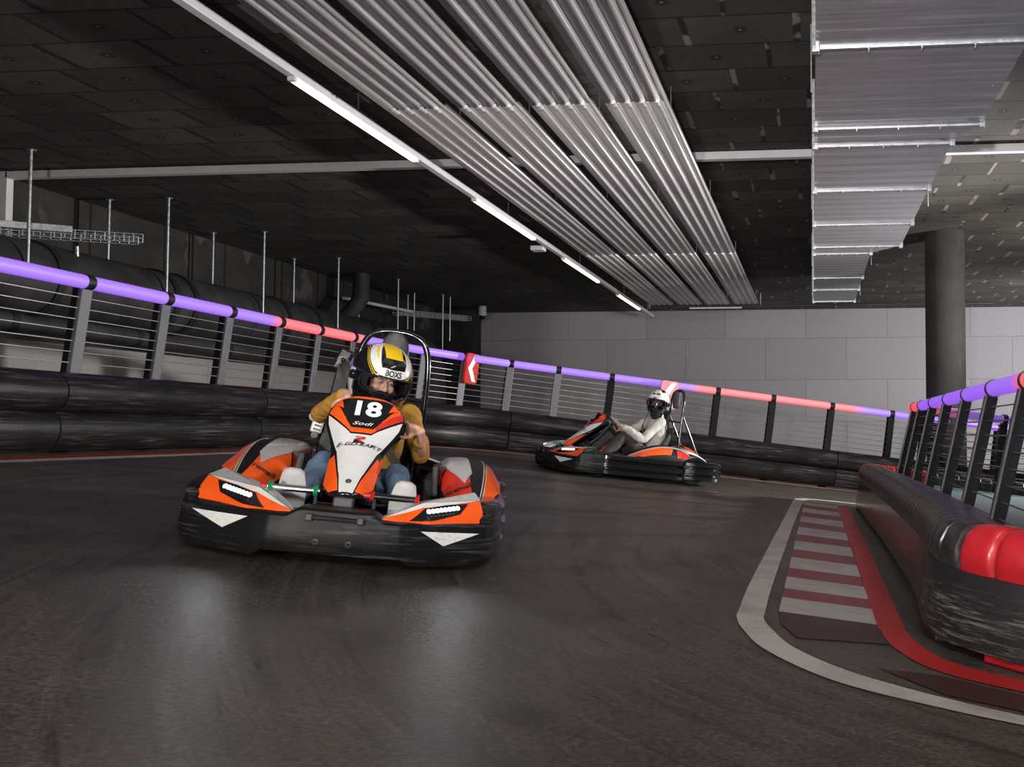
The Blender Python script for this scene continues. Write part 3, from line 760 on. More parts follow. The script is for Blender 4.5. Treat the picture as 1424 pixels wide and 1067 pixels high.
# far side railing of the island
jr = track_root('led_railing', (1.6, 6.95, 0.36), 'dim purple railing crossing behind the island railing posts', 'railing')
jb = Vector((1.6, 6.95, 0.36)); JP = [Vector((1.12, 6.82, 0)), Vector((2.02, 7.02, 0)), Vector((2.9, 7.2, 0))]
for p in JP:
    MB().bar(p + Vector((0, 0, 0.36)) - jb, p + Vector((0, 0, 1.14)) - jb, 0.08, 0.03, (1, 0, 0)).build('post', M['post_dark_shaded'], jr)
    MB().tube([p + Vector((-0.025, -0.005, 1.19)) - jb, p + Vector((0.025, 0.005, 1.19)) - jb], 0.056, 18).build('clamp', M['black_plastic'], jr, auto=40)
for i in range(2):
    led_tube('rail_tube', JP[i] + Vector((0.02, 0, 1.19)) - jb, JP[i + 1] + Vector((-0.02, 0, 1.19)) - jb, 0.05, tuple(c * 0.45 for c in (RED if i == 0 else PURPLE)), tuple(c * 0.4 for c in PURPLE), jr, 0.35, 0.6)
for k in range(8):
    h = 1.07 - k * 0.088
    MB().tube([p + Vector((0, 0, h)) - jb for p in JP], 0.0045, 6).build('cable', M['cable'], jr)

# ---------------------------------------------------------------- ceiling equipment
# radiant heating strips
RZ = 3.55; kx = (RZ - 0.82) / 3.0
y_joint = [8.7 * kx, 16.6 * kx]; y_end = 23.75 * kx
strip_lab = ['leftmost aluminium radiant ceiling strip, next to the light line', 'second aluminium radiant ceiling strip from the light line', 'third aluminium radiant ceiling strip from the light line', 'rightmost aluminium radiant ceiling strip, nearest the ventilation duct']
W_ = 0.56 * kx + 0.015; PITCH = 0.707 * kx
for k in range(4):
    x0 = -4.04 * kx + k * PITCH; cx = x0 + W_ / 2
    r = empty('radiant_heating_strip', TR(cx, y_end / 2, RZ), strip_lab[k], 'ceiling heater', 'radiant ceiling strips')
    pipes = [-W_ / 2 + W_ * (0.14 + 0.24 * q) for q in range(4)]
    prof = [(-W_ / 2, 0.05), (-W_ / 2, 0.0)]
    for px_ in pipes:
        prof += [(px_ - 0.030, 0.0)] + [(px_ + 0.017 * math.cos(a) * -1, -0.017 * math.sin(a)) for a in [PI * j / 6 for j in range(7)]] + [(px_ + 0.030, 0.0), (px_ + 0.034, 0.006), (px_ + 0.050, 0.006), (px_ + 0.054, 0.0)]
    prof += [(W_ / 2, 0.0), (W_ / 2, 0.05)]
    segs = [(-6.5, y_joint[0]), (y_joint[0], y_joint[1]), (y_joint[1], y_end)]
    for a, b2 in segs:
        rows = [[(x, y - y_end / 2, z) for x, z in prof] for y in (a + 0.004, b2 - 0.004)]
        pl = MB().grid(rows).build('heating_panel', M['alu'], r, auto=50, solid=0.004, solid_off=0)
    for px_ in pipes:
        MB().cyl((px_, -6.5 - y_end / 2, -0.004), (px_, y_end / 2 - 0.02, -0.004), 0.0135, 10).build('water_pipe', M['alu_pipe'], r, auto=50)
    for yj in y_joint:
        jb_ = MB()
        for px_ in pipes:
            jb_.lathe((px_, yj - 0.05 - y_end / 2, -0.006), (0, 1, 0), [(0, 0), (0.022, 0), (0.022, 0.03), (0.016, 0.035), (0.016, 0.065), (0.022, 0.07), (0.022, 0.1), (0, 0.1)], 12)
        jb_.box((0, yj - y_end / 2, 0.012), (W_, 0.03, 0.012))
        jb_.build('joint_cover', M['alu_pipe'], r, auto=40)
    for yh in (3.0, y_joint[0] + 0.4, 11.6, y_joint[1] + 0.4, y_end - 0.4):
        hb = MB()
        for sx in (-1, 1): hb.cyl((sx * (W_ / 2 - 0.02), yh - y_end / 2, 0.03), (sx * (W_ / 2 - 0.02), yh - y_end / 2, CZ - RZ), 0.004, 6)
        hb.box((0, yh - y_end / 2, 0.045), (W_ - 0.02, 0.03, 0.02)); hb.build('hanger', M['galv'], r)
# header pipe joining the strips at the wall end
hx0, hx1 = -4.04 * kx - 0.05, -4.04 * kx + 3 * PITCH + W_ + 0.05
hd = empty('heating_header_pipe', TR((hx0 + hx1) / 2, y_end + 0.12, RZ), 'thin header pipe across the far ends of the radiant strips', 'pipe')
MB().cyl((-(hx1 - hx0) / 2, 0, -0.03), ((hx1 - hx0) / 2 + 5.2, 0, -0.03), 0.022, 10).build('pipe', M['steel'], hd, auto=50)
for x in (-(hx1 - hx0) / 2, (hx1 - hx0) / 2, (hx1 - hx0) / 2 + 1.7, (hx1 - hx0) / 2 + 4.3):
    MB().cyl((x, 0, -0.06), (x, 0, CZ - RZ), 0.012, 8).build('hanger', M['galv'], hd)
MB().box((0.25, 0, -0.07), (1.2, 0.05, 0.03)).build('pale_rail', M['white_metal'], hd)

# light line
LX = -4.46 * kx - 0.02
tr = empty('light_trunking', TR(LX, 8.0, RZ), 'long pale lighting trunking running beside the radiant strips', 'light trunking')
MB().box((0, 0.8, 0.045), (0.075, 31.0, 0.07)).build('rail', M['white_metal'], tr, bevel=0.006)
for y in (-12, -8, -4.6, 0.2, 4.5, 8.5, 12.5, 15.5):
    MB().cyl((0, y, 0.08), (0, y, CZ - RZ), 0.005, 6).build('hanger', M['galv'], tr)
def tube_light(y0, y1, label, grp='lit tube lights on the trunking'):
    r = empty('tube_light', TR(LX, (y0 + y1) / 2, RZ + 0.005), label, 'ceiling light', grp)
    L = y1 - y0
    MB().box((0, 0, -0.012), (0.062, L, 0.034)).build('diffuser', M['tube_lit'], r, bevel=0.012)
    for s_ in (-1, 1): MB().box((0, s_ * (L / 2 + 0.02), -0.008), (0.066, 0.04, 0.042)).build('end_cap', M['white_metal'], r, bevel=0.006)
tl = [(7.82, 10.37, 'nearest and longest lit tube light'), (12.32, 15.02, 'second lit tube light along the trunking'), (16.91, 19.73, 'third lit tube light, just past the small white box'), (21.75, 24.55, 'farthest lit tube light at the far wall end')]
for y0, y1, lb in tl: tube_light(y0 * kx, y1 * kx, lb)
jbx = MB().box((0, 0, -0.03), (0.20, 0.20, 0.07)).build('junction_box', M['white_metal'], bevel=0.01)
jbx.matrix_world = TR(LX - 0.16, 15.9 * kx, RZ + 0.03); tag(jbx, 'small white junction box between the second and third tube lights', 'junction box')

# white cable conduit across the ceiling
cd = empty('cable_conduit', TR(-2.0, 10.4, CZ - 0.004), 'white cable conduit crossing the whole ceiling from left to right', 'conduit')
MB().box((-3.75, 0, -0.045), (7.5, 0.10, 0.085)).build('conduit_run', M['white_metal'], cd, bevel=0.006)
MB().box((3.0, 0, -0.045), (6.0, 0.10, 0.085)).build('conduit_run', M['white_metal'], cd, bevel=0.006)
MB().box((-7.52, 0, -0.4), (0.10, 0.10, 0.8)).build('conduit_drop', M['white_metal'], cd, bevel=0.006)

# ventilation duct
DZ = 3.30; kd = (DZ - 0.82) / 3.0
dr = empty('ventilation_duct', TR(0.7, 12.0, DZ), 'stepped rectangular sheet metal ventilation duct under the ceiling on the right', 'ventilation duct')
dsec = [(-6.5, 1.37, 6.25), (6.25, 1.37, 7.99), (7.99, 1.37, 8.5, 1.20), (8.5, 1.20, 10.16), (10.16, 1.20, 11.9), (11.9, 1.20, 13.4), (13.4, 1.20, 13.95, 0.82), (13.95, 0.82, 16.25), (16.25, 0.82, 17.7), (17.7, 0.82, 19.4)]
for sct in dsec:
    y0, w0, y1 = sct[0], sct[1], sct[2]; w1 = sct[3] if len(sct) > 3 else w0
    rows = []; n = max(4, int((y1 - y0) / 0.02)) if y1 < 20 else 4
    H_ = 0.42
    pitch_ = 0.13
    for i in range(n + 1):
        f = i / n; y = y0 + 0.012 + (y1 - y0 - 0.024) * f; w = w0 + (w1 - w0) * f
        z = 0.004 * (1 if math.sin(2 * PI * (y - y0) / pitch_ / 2) > 0 else 0)
        x0 = 0.03 - 0.7
        rows.append([(x0, y - 12, z), (x0 + w, y - 12, z), (x0 + w, y - 12, H_), (x0, y - 12, H_)])
    MB().grid(rows, True, cap=True).build('duct_section', M['duct_sheet'], dr, auto=30)
for y, w in ((6.25, 1.37), (7.99, 1.37), (8.5, 1.20), (10.16, 1.20), (11.9, 1.20), (13.4, 1.20), (13.95, 0.82), (16.25, 0.82), (17.7, 0.82), (19.4, 0.82)):
    x0 = 0.03 - 0.7; fb_ = MB()
    fb_.box((x0 + w / 2, y - 12, -0.004), (w + 0.04, 0.03, 0.024)); fb_.box((x0 - 0.012, y - 12, 0.2), (0.03, 0.045, 0.44)); fb_.box((x0 + w + 0.012, y - 12, 0.2), (0.03, 0.045, 0.44))
    for x in (x0, x0 + w): fb_.box((x, y - 12, -0.012), (0.05, 0.06, 0.045))
    for q in range(1, 4): fb_.cyl((x0 + w * q / 4, y - 12 - 0.03, -0.024), (x0 + w * q / 4, y - 12 + 0.03, -0.024), 0.008, 6)
    fb_.build('flange', M['galv'], dr, bevel=0.004)
for y in (3.0, 7.1, 11.0, 15.0, 18.5):
    hb = MB()
    for x in (-0.70, 0.62 if y < 13 else 0.22): hb.cyl((x, y - 12, 0.0), (x, y - 12, CZ - DZ), 0.006, 6)
    hb.build('hanger', M['galv'], dr)

# large black insulated pipes along the left wall
def pipe_thing(name, pts, r, bands, label, joints_r=1.05):
    c = pts[0]; rt = empty(name, TR(*c), label, 'pipe')
    P_ = [Vector(p) - Vector(c) for p in pts]
    MB().tube(P_, r, 28).build('pipe_body', M['duct_black'], rt, auto=50)
    L = (P_[1] - P_[0]); 
    for t in bands:
        q = P_[0] + L.normalized() * t; d = L.normalized()
        MB().tube([q - d * 0.05, q + d * 0.05], r * joints_r, 28).build('joint_band', M['black_matte'], rt, auto=50)
    return rt
PX = -8.93; PZ = 1.66 + 0.82
PZ = 2.49
pipe_thing('ventilation_pipe', [(PX, -6.5, PZ), (PX, 20.6, PZ), (PX + 0.02, 21.1, PZ - 0.1), (PX + 0.03, 21.4, PZ - 0.4), (PX + 0.03, 21.5, PZ - 1.2)], 0.42, [q for q in (14.2, 15.0, 16.6, 18.6, 19.0, 21.4, 22.4, 24.6, 25.0)], 'thick black insulated pipe along the left wall behind the railing')
pipe_thing('drain_pipe', [(-9.0, -6.5, 1.98), (-9.0, 20.9, 1.98)], 0.125, [14.0, 16.4, 18.4, 20.4, 22.6, 25.2], 'thinner black pipe running under the thick insulated pipe')
MBp = [(-9.1, 17.6, 2.7), (-9.05, 17.9, 2.95), (-8.95, 18.2, 3.3), (-8.95, 18.25, CZ - 0.01)]
pipe_thing('branch_pipe', MBp, 0.16, [0.12], 'black branch pipe bending up from the thick pipe to the ceiling')
for k, y in enumerate([9.57, 11.82, 14.05, 16.4, 18.9, 21.3]):
    for x, lab in ((-8.50, 'front row'), (-9.30, 'wall row')):
        if (x < -9 and y < 10): continue
        r = MB().cyl((0, 0, 0), (0, 0, CZ - 2.52), 0.018, 8)
        r.box((0, 0, 0.0), (0.05, 0.05, 0.05)); r.box((0, 0, CZ - 2.525), (0.07, 0.07, 0.01))
        o = r.build('hanging_rod', M['galv'], auto=50); o.matrix_world = TR(x + (0.02 if x > -9 else -0.02), y, 2.52)
        tag(o, 'galvanised hanging rod of the thick pipe, %s, %s from the left' % (lab, ORD[k if x > -9 else k - 1]), 'rod', 'pipe hanging rods')

def cable_tray(p0, p1, label):
    p0 = Vector(p0); p1 = Vector(p1); d = (p1 - p0); L = d.length; d.normalize(); sd = Vector((-d.y, d.x, 0))
    r = empty('cable_tray', TR(*p0), label, 'cable tray')
    mb = MB()
    for s_ in (-1, 1):
        for z in (0, 0.05, 0.10): mb.tube([sd * 0.1 * s_ + Vector((0, 0, z)), sd * 0.1 * s_ + d * L + Vector((0, 0, z))], 0.006, 6)
    n = int(L / 0.1)
    for i in range(n + 1):
        q = d * (L * i / n)
        mb.tube([q + sd * 0.1 + Vector((0, 0, 0.1)), q + sd * 0.1, q - sd * 0.1, q - sd * 0.1 + Vector((0, 0, 0.1))], 0.005, 6)
    mb.build('tray_mesh', M['galv'], r)
    return r, d, L, sd
t1, d1, L1, s1_ = cable_tray((-9.4, 9.6, 2.93), (-8.25, 11.0, 3.05), 'wire cable tray above the thick pipe at the left edge')
bm_ = MB().bar(Vector((0, -0.12, 0.12)), Vector((0.8, 0.72, 0.16)), 0.08, 0.08, (0, 0, 1)); bm_.build('support_rail', M['galv'], t1, bevel=0.005)
MB().cyl(Vector((0.72, 0.9, 0.0)), Vector((0.74, 0.92, -0.6)), 0.022, 8).build('support_leg', M['galv'], t1)
t2, d2, L2, s2_ = cable_tray((-9.3, 20.6, 3.28), (-8.2, 22.2, 3.30), 'wire cable tray by the far left corner under the ceiling')
MB().bar(Vector((-0.1, -2.2, 0.08)), Vector((0.3, 0.2, 0.08)), 0.06, 0.06, (0, 0, 1)).build('support_rail', M['white_metal'], t2, bevel=0.005)
for q in (0.3, 0.9):
    MB().cyl(Vector((q * 0.9, q * 1.3, -0.5)), Vector((q * 0.9, q * 1.3, CZ - 3.28)), 0.014, 8).build('hanger', M['galv'], t2)

dc = empty('security_camera', TR(-8.35, 23.6, CZ), 'white dome security camera at the far left corner under the ceiling', 'camera')
MB().lathe((0, 0, 0), (0, 0, -1), [(0, 0), (0.085, 0), (0.095, 0.03), (0.10, 0.2), (0.095, 0.24), (0.0, 0.24)], 24).build('housing', M['white_metal'], dc, auto=40)
MB().sphere((0, 0, -0.24), (0.082, 0.082, 0.10), 20, 10).build('dome', M['black_gloss'], dc, smooth=True)
vp = MB().cyl((0, 0, 0), (0, 0, 0.62), 0.022, 10).build('standpipe', M['white_metal'], auto=40); vp.matrix_world = TR(-6.9, 14.5, 1.0)
vp.matrix_world = MF @ TR(-6.0, 9.3, 0.0) ; vp.data.transform(Matrix.Diagonal((1, 1, 1.45, 1)))
tag(vp, 'thin pale standpipe behind the railing right of the near kart', 'pipe')
WC = Vector((0.0, -0.235, 0.575)); WN = Vector((0, 0.74, 0.67)).normalized(); WR = 0.158

# ---------------------------------------------------------------- karts (local frame: nose towards -Y, Z up, ground at 0)
FAIR = spline([(-0.80, 0.285), (-0.725, 0.342), (-0.64, 0.405), (-0.56, 0.472), (-0.49, 0.550), (-0.435, 0.632), (-0.395, 0.705)], 60)
FW = [(0, 0.038), (0.05, 0.076), (0.12, 0.101), (0.35, 0.107), (0.50, 0.112), (0.62, 0.138), (0.73, 0.166), (0.80, 0.174), (0.88, 0.167), (0.95, 0.141), (1.0, 0.106)]
def fair(x, s, off=0.0):
    s = max(0, min(1, s)); i = min(int(s * 60), 59); u = s * 60 - i
    c = FAIR[i] * (1 - u) + FAIR[i + 1] * u; t = (FAIR[min(i + 2, 60)] - FAIR[max(i - 1, 0)]).normalized()
    n = Vector((-t.y, t.x)); w = interp(FW, s); cf = 0.50 * w
    ax = abs(x); e = ax - cf; rec = 0.5 * (e + math.sqrt(e * e + 0.0004)) * 0.85
    crown = 0.012 * math.sin(PI * s)
    k = off - rec + crown
    return Vector((x + (0.7 * off * x / w if ax > cf else 0), c.x + n.x * k, c.y + n.y * k))
def decal(outline, fun, off, name, mat, parent, cuts=3):
    """fill an outline given in surface coordinates, subdivide, lay it on the surface"""
    bm = bmesh.new(); vs = [bm.verts.new((p[0], p[1], 0)) for p in outline]
    for t in tessellate_polygon([[Vector((p[0], p[1], 0)) for p in outline]]):
        try: bm.faces.new([vs[i] for i in t])
        except ValueError: pass
    lim = 0.022 if fun is fair else 0.07
    for _ in range(7):
        es = [e for e in bm.edges if (e.verts[0].co - e.verts[1].co).length > lim]
        if not es: break
        bmesh.ops.subdivide_edges(bm, edges=es, cuts=1)
        bmesh.ops.triangulate(bm, faces=bm.faces)
    bm.verts.ensure_lookup_table()
    mb = MB().add([fun(v.co.x, v.co.y, off) for v in bm.verts], [tuple(v.index for v in f.verts) for f in bm.faces]); bm.free()
    return mb.build(name, mat, parent, smooth=True)
def word(txt, size, fun, cx, cy, off, mat, parent, name='lettering', **kw):
    sy = kw.pop('sy', 1.0); rot = kw.pop('rot', 0.0)
    vs, fs = text2d(txt, size, **kw); c_, s_ = math.cos(rot), math.sin(rot)
    mb = MB().add([fun(cx + x * c_ - y * s_, cy + (x * s_ + y * c_) * sy, off) for x, y in vs], fs)
    return mb.build(name, mat, parent)
def mir(poly): return [(-x, y) for x, y in reversed(poly)]

def bumper_rows(path, prof, zmod=None):
    """path of (x,y), prof of (outward, z)"""
    rows = []; n = len(path)
    for i in range(n):
        t = (path[min(i + 1, n - 1)] - path[max(i - 1, 0)]).normalized(); o = Vector((t.y, -t.x))
        rows.append([(path[i].x + o.x * d, path[i].y + o.y * d, z + (zmod(path[i], z) if zmod else 0)) for d, z in prof])
    return rows

def make_kart(mat, number, label):
    K = empty('go_kart', mat, label, 'go-kart', 'racing go-karts')
    # front bumper ------------------------------------------------
    half = [(0.0, -1.0), (0.10, -1.0), (0.20, -0.998), (0.255, -0.990), (0.30, -0.972), (0.43, -0.905), (0.56, -0.832), (0.605, -0.795), (0.63, -0.755), (0.655, -0.64), (0.672, -0.50)]
    full_ = [(-x, y) for x, y in reversed(half)] + half[1:]; path = []
    for q in range(len(full_) - 1):
        for w_ in range(6): path.append(Vector(full_[q]).lerp(Vector(full_[q + 1]), w_ / 6))
    path.append(Vector(full_[-1]))
    prof = [(-0.16, 0.205), (-0.03, 0.210), (-0.010, 0.206), (0.002, 0.196), (0.012, 0.15), (0.016, 0.105), (0.012, 0.055), (0.002, 0.026), (-0.02, 0.018), (-0.15, 0.018)]
    def zmod(p, z):
        a = abs(p.x)
        up_ = 0.032 * max(0, min(1, (0.19 - a) / 0.05)) if z > 0.17 else 0
        lo = 0.030 * max(0, min(1, (0.31 - a) / 0.04)) if z < 0.09 else 0
        side = 0.02 * max(0, min(1, (a - 0.55) / 0.1)) if z < 0.09 else (0.055 * max(0, min(1, (a - 0.60) / 0.04)) if z > 0.17 else 0)
        return up_ + lo + side
    fb = MB().grid(bumper_rows(path, prof, zmod), cap=True).build('front_bumper', M['bumper'], K, auto=28)
    def on_bumper(x, z, off):
        best = min(path, key=lambda p: abs(p.x - x)); i = path.index(best); j = min(i + 1, len(path) - 1); i = max(j - 1, 0)
        p, q = path[i], path[j]; u = (x - p.x) / (q.x - p.x) if abs(q.x - p.x) > 1e-6 else 0
        c = p + (q - p) * u; t = (q - p).normalized(); o = Vector((t.y, -t.x))
        d = interp([(0.05, 0.0), (0.07, 0.008), (0.11, 0.014), (0.15, 0.012), (0.19, 0.004)], z) + off
        return Vector((c.x + o.x * d, c.y + o.y * d, z))
    for sg in (-1, 1):
        tri = [(sg * 0.335, 0.178), (sg * 0.43, 0.118), (sg * 0.575, 0.172)]
        d_ = decal(tri if sg > 0 else tri[::-1], on_bumper, 0.003, 'white_bumper_mark', M['worn_white'], fb, 5)
    for x in (-0.064, 0.064):
        b_ = MB(); q = on_bumper(x, 0.105, 0); b_.lathe(q, (0, -1, 0), [(0, 0), (0.013, 0), (0.013, 0.004), (0.008, 0.006), (0.006, 0.002), (0, 0.002)], 14); b_.build('bolt', M['steel'], fb, auto=40)
    sl = MB(); sl.box((0, -1.016, 0.205), (0.19, 0.016, 0.020)); sl.build('pull_handle', M['black_gloss'], fb, bevel=0.006)
    for x in (-0.10, 0.10):
        MB().box((x, -1.018, 0.204), (0.03, 0.02, 0.03)).build('handle_clip', M['steel'], fb, bevel=0.006)
    # ribbed side and rear bumpers ---------------------------------
    rib = [(-0.12, 0.27), (-0.015, 0.265), (0.012, 0.250), (0.014, 0.215), (-0.018, 0.200), (-0.018, 0.188), (0.022, 0.175), (0.024, 0.130), (-0.014, 0.118), (-0.014, 0.104), (0.018, 0.092), (0.016, 0.055), (-0.02, 0.042), (-0.12, 0.042)]
    sp = [Vector(p) for p in spline([(0.640, -0.52), (0.672, -0.44), (0.685, -0.25), (0.685, 0.05), (0.675, 0.32), (0.640, 0.46)], 40)]
    for sg in (-1, 1):
        rows = bumper_rows(sp, rib); rows = [[(sg * x, y, z) for x, y, z in r] for r in rows]
        MB().grid(rows, cap=True).build('side_bumper', M['black_gloss'] if sg > 0 else M['black_plastic'], K, auto=40)
    rh = [(0.655, 0.48), (0.70, 0.60), (0.705, 0.76), (0.655, 0.90), (0.52, 0.965), (0.25, 0.985), (0.0, 0.99)]
    rpth = [Vector(p) for p in spline(rh + [(-x, y) for x, y in reversed(rh[:-1])], 90)]
    MB().grid(bumper_rows(rpth, [(d, z * 0.96 + 0.02) for d, z in rib]), cap=True).build('rear_bumper', M['black_gloss'], K, auto=40)
    # headlight pods -------------------------------------------------
    for sg in (-1, 1):
        def S(x): return sg * x
        A = Vector((S(0.165), -0.968, 0.212)); B = Vector((S(0.36), -0.935, 0.196)); Cc = Vector((S(0.600), -0.755, 0.208)); D = Vector((S(0.570), -0.690, 0.298)); E_ = Vector((S(0.33), -0.845, 0.282))
        top = [E_, D, Vector((S(0.54), -0.56, 0.318)), Vector((S(0.30), -0.72, 0.268)), Vector((S(0.19), -0.88, 0.222))]
        mb = MB()
        vs = [A, B, Cc, D, E_] + top[2:] + [Vector((S(0.60), -0.56, 0.20)), Vector((S(0.20), -0.80, 0.19))]
        # 0A 1B 2C 3D 4E 5,6,7 top back  8 outer back low 9 inner back low
        mb.add(vs, [(0, 1, 4), (1, 2, 3, 4), (0, 4, 7), (4, 3, 5, 6), (4, 6, 7), (2, 8, 5, 3), (8, 9, 6, 5), (9, 0, 7, 6), (0, 9, 8, 2, 1)], 0)
        pod = mb.build('headlight_pod', M['black_plastic'], K, bevel=0.004)
        def face(u, v, off):
            # u 0..1 from inner tip to outer end, v 0..1 bottom to top
            lo = A.lerp(B, u / 0.42) if u < 0.42 else B.lerp(Cc, (u - 0.42) / 0.58)
            hi = A.lerp(E_, u / 0.36) if u < 0.36 else E_.lerp(D, (u - 0.36) / 0.64)
            n = (Cc - B).cross(E_ - B).normalized()
            if n.y > 0: n = -n
            return lo.lerp(hi, v) + n * (off + 0.004 * math.sin(PI * min(1, max(0, v))))
        def fl_(poly): return poly if sg > 0 else poly[::-1]
        decal(fl_([(0.02, 0.0), (0.42, 0.0), (0.99, 0.0), (0.99, 0.98), (0.36, 0.80), (0.02, 0.62)]), face, 0.004, 'orange_decal', M['orange'], pod, 6)
        decal(fl_([(0.02, 0.62), (0.36, 0.76), (0.75, 0.90), (0.99, 1.0), (0.36, 1.0), (0.02, 1.0)]), face, 0.006, 'white_decal', M['white_film'], pod, 6)
        tp = MB().poly([A + Vector((0, 0, 0.004)), E_ + Vector((0, 0, 0.005)), D + Vector((0, 0, 0.005)), top[2] + Vector((0, 0, 0.005)), top[3] + Vector((0, 0, 0.005)), top[4] + Vector((0, 0, 0.005))]); tp.build('pale_top_decal', M['white_film'], pod)
        decal(fl_([(0.25, 0.10), (0.50, 0.20), (0.74, 0.40), (0.84, 0.86), (0.60, 0.84), (0.37, 0.70)]), face, 0.0085, 'lamp_recess', M['black_gloss'], pod, 5)
        led = MB()
        for k in range(8):
            u = 0.415 + 0.30 * k / 7; v = 0.56 + 0.10 * k / 7
            led.lathe(face(u, v, 0.009), face(u, v, 1.0) - face(u, v, 0.0), [(0.0105, 0.0), (0.010, 0.004), (0.006, 0.007), (0.0, 0.008)], 12)
        led.build('headlight_leds', M['lamp_white'], pod)
        rf = MB()
        for k in range(8):
            u = 0.40 + 0.26 * k / 7; v = 0.30 + 0.09 * k / 7
            p = face(u, v, 0.0095); q = face(u + 0.022, v + 0.02, 0.0095); rr_ = face(u + 0.022, v + 0.07, 0.0095); w_ = face(u, v + 0.06, 0.0095)
            rf.add([p, q, rr_, w_], [(0, 1, 2, 3)])
        rf.build('lamp_reflector', M['chrome'], pod)
    # side pods ------------------------------------------------------
    YP = [-0.30, -0.18, -0.02, 0.16, 0.34, 0.50, 0.62]
    HT = [0.215, 0.275, 0.345, 0.395, 0.405, 0.375, 0.30]
    XO = [0.645, 0.655, 0.66, 0.655, 0.64, 0.615, 0.58]
    XI = [0.50, 0.42, 0.37, 0.34, 0.325, 0.32, 0.33]
    def prm(t, arr):
        f = t * 6; i = min(int(f), 5); u = f - i
        a = arr[max(i - 1, 0)]; b = arr[i]; c = arr[i + 1]; d = arr[min(i + 2, 6)]
        return 0.5 * (2 * b + (c - a) * u + (2 * a - 5 * b + 4 * c - d) * u * u + (3 * b - a - 3 * c + d) * u ** 3)
    for sg in (-1, 1):
        def pod_s(u, t, off=0.0):
            """u 0 outer foot .. 0.35 outer shoulder .. 0.7 inner shoulder .. 1 inner foot ; t 0 front .. 1 back"""
            y = prm(t, YP); h = prm(t, HT); xo = prm(t, XO); xi = prm(t, XI)
            pts = [(xo + 0.012, 0.225), (xo + 0.006, 0.225 + (h - 0.225) * 0.5), (xo - 0.035, h - 0.03), (xo - 0.085, h), ((xo + xi) / 2 - 0.01, h + 0.012), (xi + 0.05, h - 0.002), (xi + 0.012, h - 0.035), (xi - 0.004, 0.20), (xi - 0.01, 0.12)]
            f = max(0, min(1, u)) * 8; i = min(int(f), 7); q = f - i
            x = pts[i][0] + (pts[i + 1][0] - pts[i][0]) * q; z = pts[i][1] + (pts[i + 1][1] - pts[i][1]) * q
            dx = pts[i + 1][0] - pts[i][0]; dz = pts[i + 1][1] - pts[i][1]; L = math.hypot(dx, dz) + 1e-6
            nx, nz = -dz / L, dx / L
            nx, nz = (dz / L, -dx / L)
            p = Vector((x + nx * off, y - off * 0.55, z + nz * off))
            return Vector((sg * p.x, p.y, p.z))
        rows = [[pod_s(k / 24, t / 30) for k in range(25)] for t in range(31)]
        pod = MB().grid(rows, cap=True).build('side_pod', M['black_plastic'], K, auto=38)
        fo = lambda p: p if sg > 0 else p[::-1]
        decal(fo([(0.50, 0.03), (0.66, 0.02), (0.80, 0.10), (0.80, 0.34), (0.62, 0.46), (0.50, 0.42)]), pod_s, 0.004, 'orange_decal', M['orange'] if sg < 0 else M['red_film'], pod, 7)
        decal(fo([(0.55, 0.24), (0.66, 0.42), (0.74, 0.50), (0.74, 0.66), (0.60, 0.74), (0.50, 0.58), (0.48, 0.34)]), pod_s, 0.007, 'pale_decal', M['silver_film'], pod, 7)
        decal(fo([(0.70, 0.42), (0.79, 0.36), (0.81, 0.60), (0.74, 0.66)]), pod_s, 0.009, 'red_decal', M['red_film'], pod, 6)
        decal(fo([(0.12, 0.30), (0.20, 0.20), (0.34, 0.16), (0.36, 0.44), (0.30, 0.66), (0.14, 0.62)]), pod_s, 0.005, 'orange_side_decal', M['orange'], pod, 7)
        decal(fo([(0.10, 0.70), (0.26, 0.70), (0.31, 0.86), (0.14, 0.90)]), pod_s, 0.005, 'red_side_decal', M['red_film'], pod, 6)
        for q in (0.34, 0.37):
            MB().tube([pod_s(q, 0.02 + 0.9 * i / 30, 0.003) for i in range(31)], 0.0035, 6).build('pale_pinstripe', M['helmet_cream'], pod)
        # word on the orange patch
        base = pod_s(0.60, 0.10, 0.009); pu = (pod_s(0.56, 0.10, 0.009) - base).normalized() * -sg; 
        ex_ = (pod_s(0.52, 0.14, 0.009) - pod_s(0.72, 0.14, 0.009)).normalized() * sg
        ey_ = (pod_s(0.60, 0.26, 0.009) - base).normalized(); ey_ = (ey_ - ex_ * ey_.dot(ex_)).normalized(); nn_ = ex_.cross(ey_)
        cpos = pod_s(0.61, 0.19, 0.0)
        if nn_.y > 0 or nn_.z < 0: nn_ = -nn_
        fun = lambda x, y, o: cpos + ex_ * x + ey_ * y + nn_ * o
        vs_, fs_ = text2d('crema8', 0.046, bold=0.015)
        MB().add([fun(x, y, 0.012) for x, y in vs_], fs_).build('lettering', M['letter_black'], pod)
        # vented grey inner scoop behind the pod front
        vb = MB(); 
        for k in range(6):
            vb.box((sg * (0.335 + 0.010 * k), 0.05 + 0.012 * k, 0.355 - 0.001 * k), (0.006, 0.012, 0.06), Matrix.Rotation(0.5 * sg, 3, 'Y'))
        vb.build('vent_slats', M['black_plastic'], pod)
        MB().box((sg * 0.335, 0.10, 0.30), (0.03, 0.20, 0.16), Matrix.Rotation(-0.1 * sg, 3, 'Y')).build('grey_inner_panel', M['headrest'], pod, bevel=0.01)
